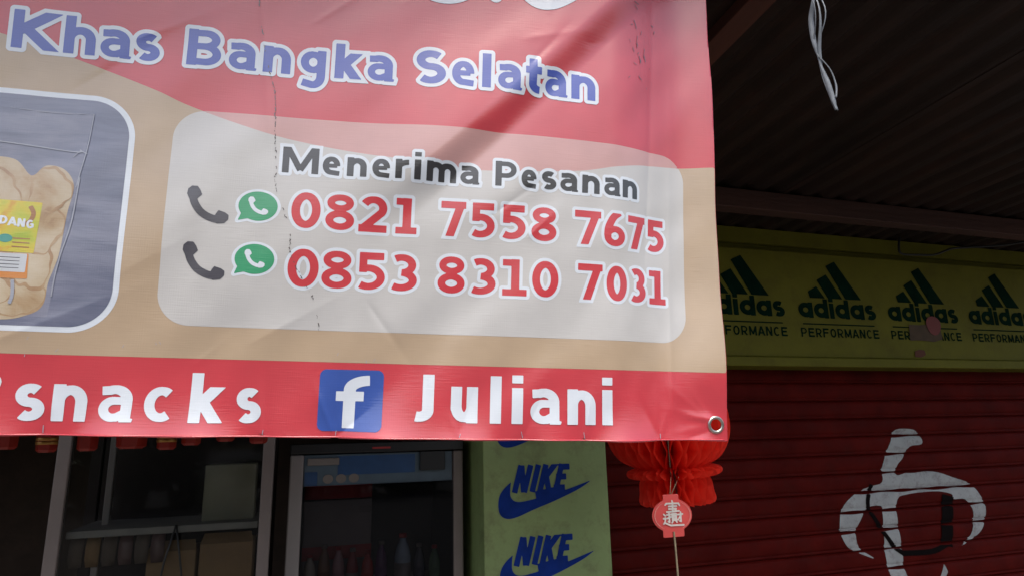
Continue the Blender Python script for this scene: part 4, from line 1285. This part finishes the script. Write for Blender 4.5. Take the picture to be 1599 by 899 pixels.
decal('header_print', F, lambda a, b: (a, fy0 + 0.0175, b), M['shelf'], hd)
box('price_sticker', (fx0 + 0.072, fy0 + 0.010, fz1 - 0.048), (fx0 + 0.205, fy0 + 0.018, fz1 - 0.018), M['shelf'], fr, 0.002)
box('hinge_box', (fx1 - 0.20, fy0 - 0.004, fz1 - 0.085), (fx1 - 0.085, fy0 + 0.018, fz1 - 0.001), M['fridge_dark'], fr, 0.003)
box('maker_strip', (fx0 + 0.345, fy0 - 0.006, fz1 + 0.016), (fx0 + 0.425, fy0 - 0.0035, fz1 + 0.024), M['box_red'], fr, 0)
box('glass_door', (fx0 + 0.057, fy0 + 0.0085, 0.262), (fx1 - 0.046, fy0 + 0.0095, fz1 - 0.136), M['glass_fridge'], fr, 0)
for zz in (EYE - 0.66, EYE - 0.39 - 0.62):
    box('wire_shelf', (fx0 + 0.035, fy0 + 0.07, zz - 0.012), (fx1 - 0.035, fy1 - 0.04, zz), M['fridge_frame'], fr, 0.002)
# sachets clipped under the upper shelf of the cabinet
sc_words = ['leftmost', 'second', 'third', 'fourth', 'fifth', 'rightmost']
for k in range(6):
    x = -0.79 + 0.055 * k
    m_ = M[('wall', 'card', 'wall', 'steel', 'wall', 'steel')[k]]
    o = empty('snack_sachet', (x, 2.955, EYE - 0.44))
    pos = sc_words[k] + (' from the left' if 0 < k < 5 else '')
    tag(o, f'small dim snack sachet clipped under the cabinet shelf, {pos} of the row', 'sachet', 'sachets hanging under the shelf')
    V = [(x - 0.022, 2.955, EYE - 0.327), (x + 0.022, 2.955, EYE - 0.327), (x - 0.024, 2.947, EYE - 0.36), (x + 0.024, 2.947, EYE - 0.36), (x - 0.023, 2.945, EYE - 0.40), (x + 0.023, 2.945, EYE - 0.40), (x - 0.02, 2.956, EYE - 0.43), (x + 0.02, 2.956, EYE - 0.43)]
    ob = mesh('pouch', V, [(0, 1, 3, 2), (2, 3, 5, 4), (4, 5, 7, 6)], m_, o, True)
    md = ob.modifiers.new('t', 'SOLIDIFY'); md.thickness = 0.006
    box('print_panel', (x - 0.015, 2.9415, EYE - 0.395), (x + 0.015, 2.943, EYE - 0.365), M['box_red'] if k % 2 else M['dark_panel'], o, 0)
# goods in the fridge
o = empty('snack_carton', (0.17, 3.2, EYE - 0.66))
tag(o, 'red and pale carton behind the fridge glass, left side', 'carton')
box('body', (0.022, 3.14, EYE - 0.6595), (0.318, 3.36, EYE - 0.25), M['box_pale'], o, 0.004)
box('red_band', (0.022, 3.1375, EYE - 0.245), (0.318, 3.36, EYE - 0.165), M['box_red'], o, 0.003)
box('red_band', (0.021, 3.1365, EYE - 0.50), (0.319, 3.1385, EYE - 0.445), M['box_red'], o, 0)
box('white_label', (0.26, 3.1365, EYE - 0.31), (0.315, 3.1385, EYE - 0.28), M['shelf'], o, 0)
cols = [('pale', (0.40, 0.34, 0.26), 'cream'), ('brown', (0.20, 0.09, 0.04), 'brown'), ('pink', (0.42, 0.22, 0.22), 'pink'), ('dark red', (0.28, 0.03, 0.03), 'dark red'), ('red', (0.42, 0.04, 0.03), 'red'),
        ('purple', (0.12, 0.04, 0.12), 'purple'), ('clear', (0.30, 0.36, 0.42), 'pale blue'), ('dark', (0.05, 0.05, 0.07), 'black'), ('green', (0.06, 0.14, 0.06), 'green')]
bx_ = [0.055, 0.115, 0.175, 0.235, 0.30, 0.36, 0.455, 0.53, 0.60]
for k, ((nm, c, word), x) in enumerate(zip(cols, bx_)):
    y = 3.095
    tall = 0.255 if k == 6 else 0.195 + 0.012 * ((k * 7) % 4)
    o = empty('drink_bottle', (x, y, EYE - 0.66))
    tag(o, f'small bottle with {word} contents standing in the front row in the fridge', 'bottle', 'bottles in the fridge front row')
    r_ = 0.026 if k != 6 else 0.036
    m_ = mk_mat('drink_' + nm.replace(' ', '_'), c, 0.2, 0.1, 20)
    lathe('body', [(r_ * 0.9, 0), (r_, 0.006), (r_, tall * 0.62), (r_ * 0.8, tall * 0.76), (r_ * 0.42, tall * 0.88), (r_ * 0.40, tall * 0.93)], (x, y, EYE - 0.6598), m_, o, 16)
    lathe('cap', [(r_ * 0.48, 0), (r_ * 0.48, tall * 0.07), (r_ * 0.40, tall * 0.075)], (x, y, EYE - 0.6598 + tall * 0.925), M['shelf'] if k % 2 else M['box_red'], o, 12)
    lathe('label_band', [(r_ * 1.02, 0), (r_ * 1.02, tall * 0.3)], (x, y, EYE - 0.6598 + tall * 0.22), M['box_pale'] if k % 3 == 0 else m_, o, 16)

print('objects', len(bpy.data.objects))
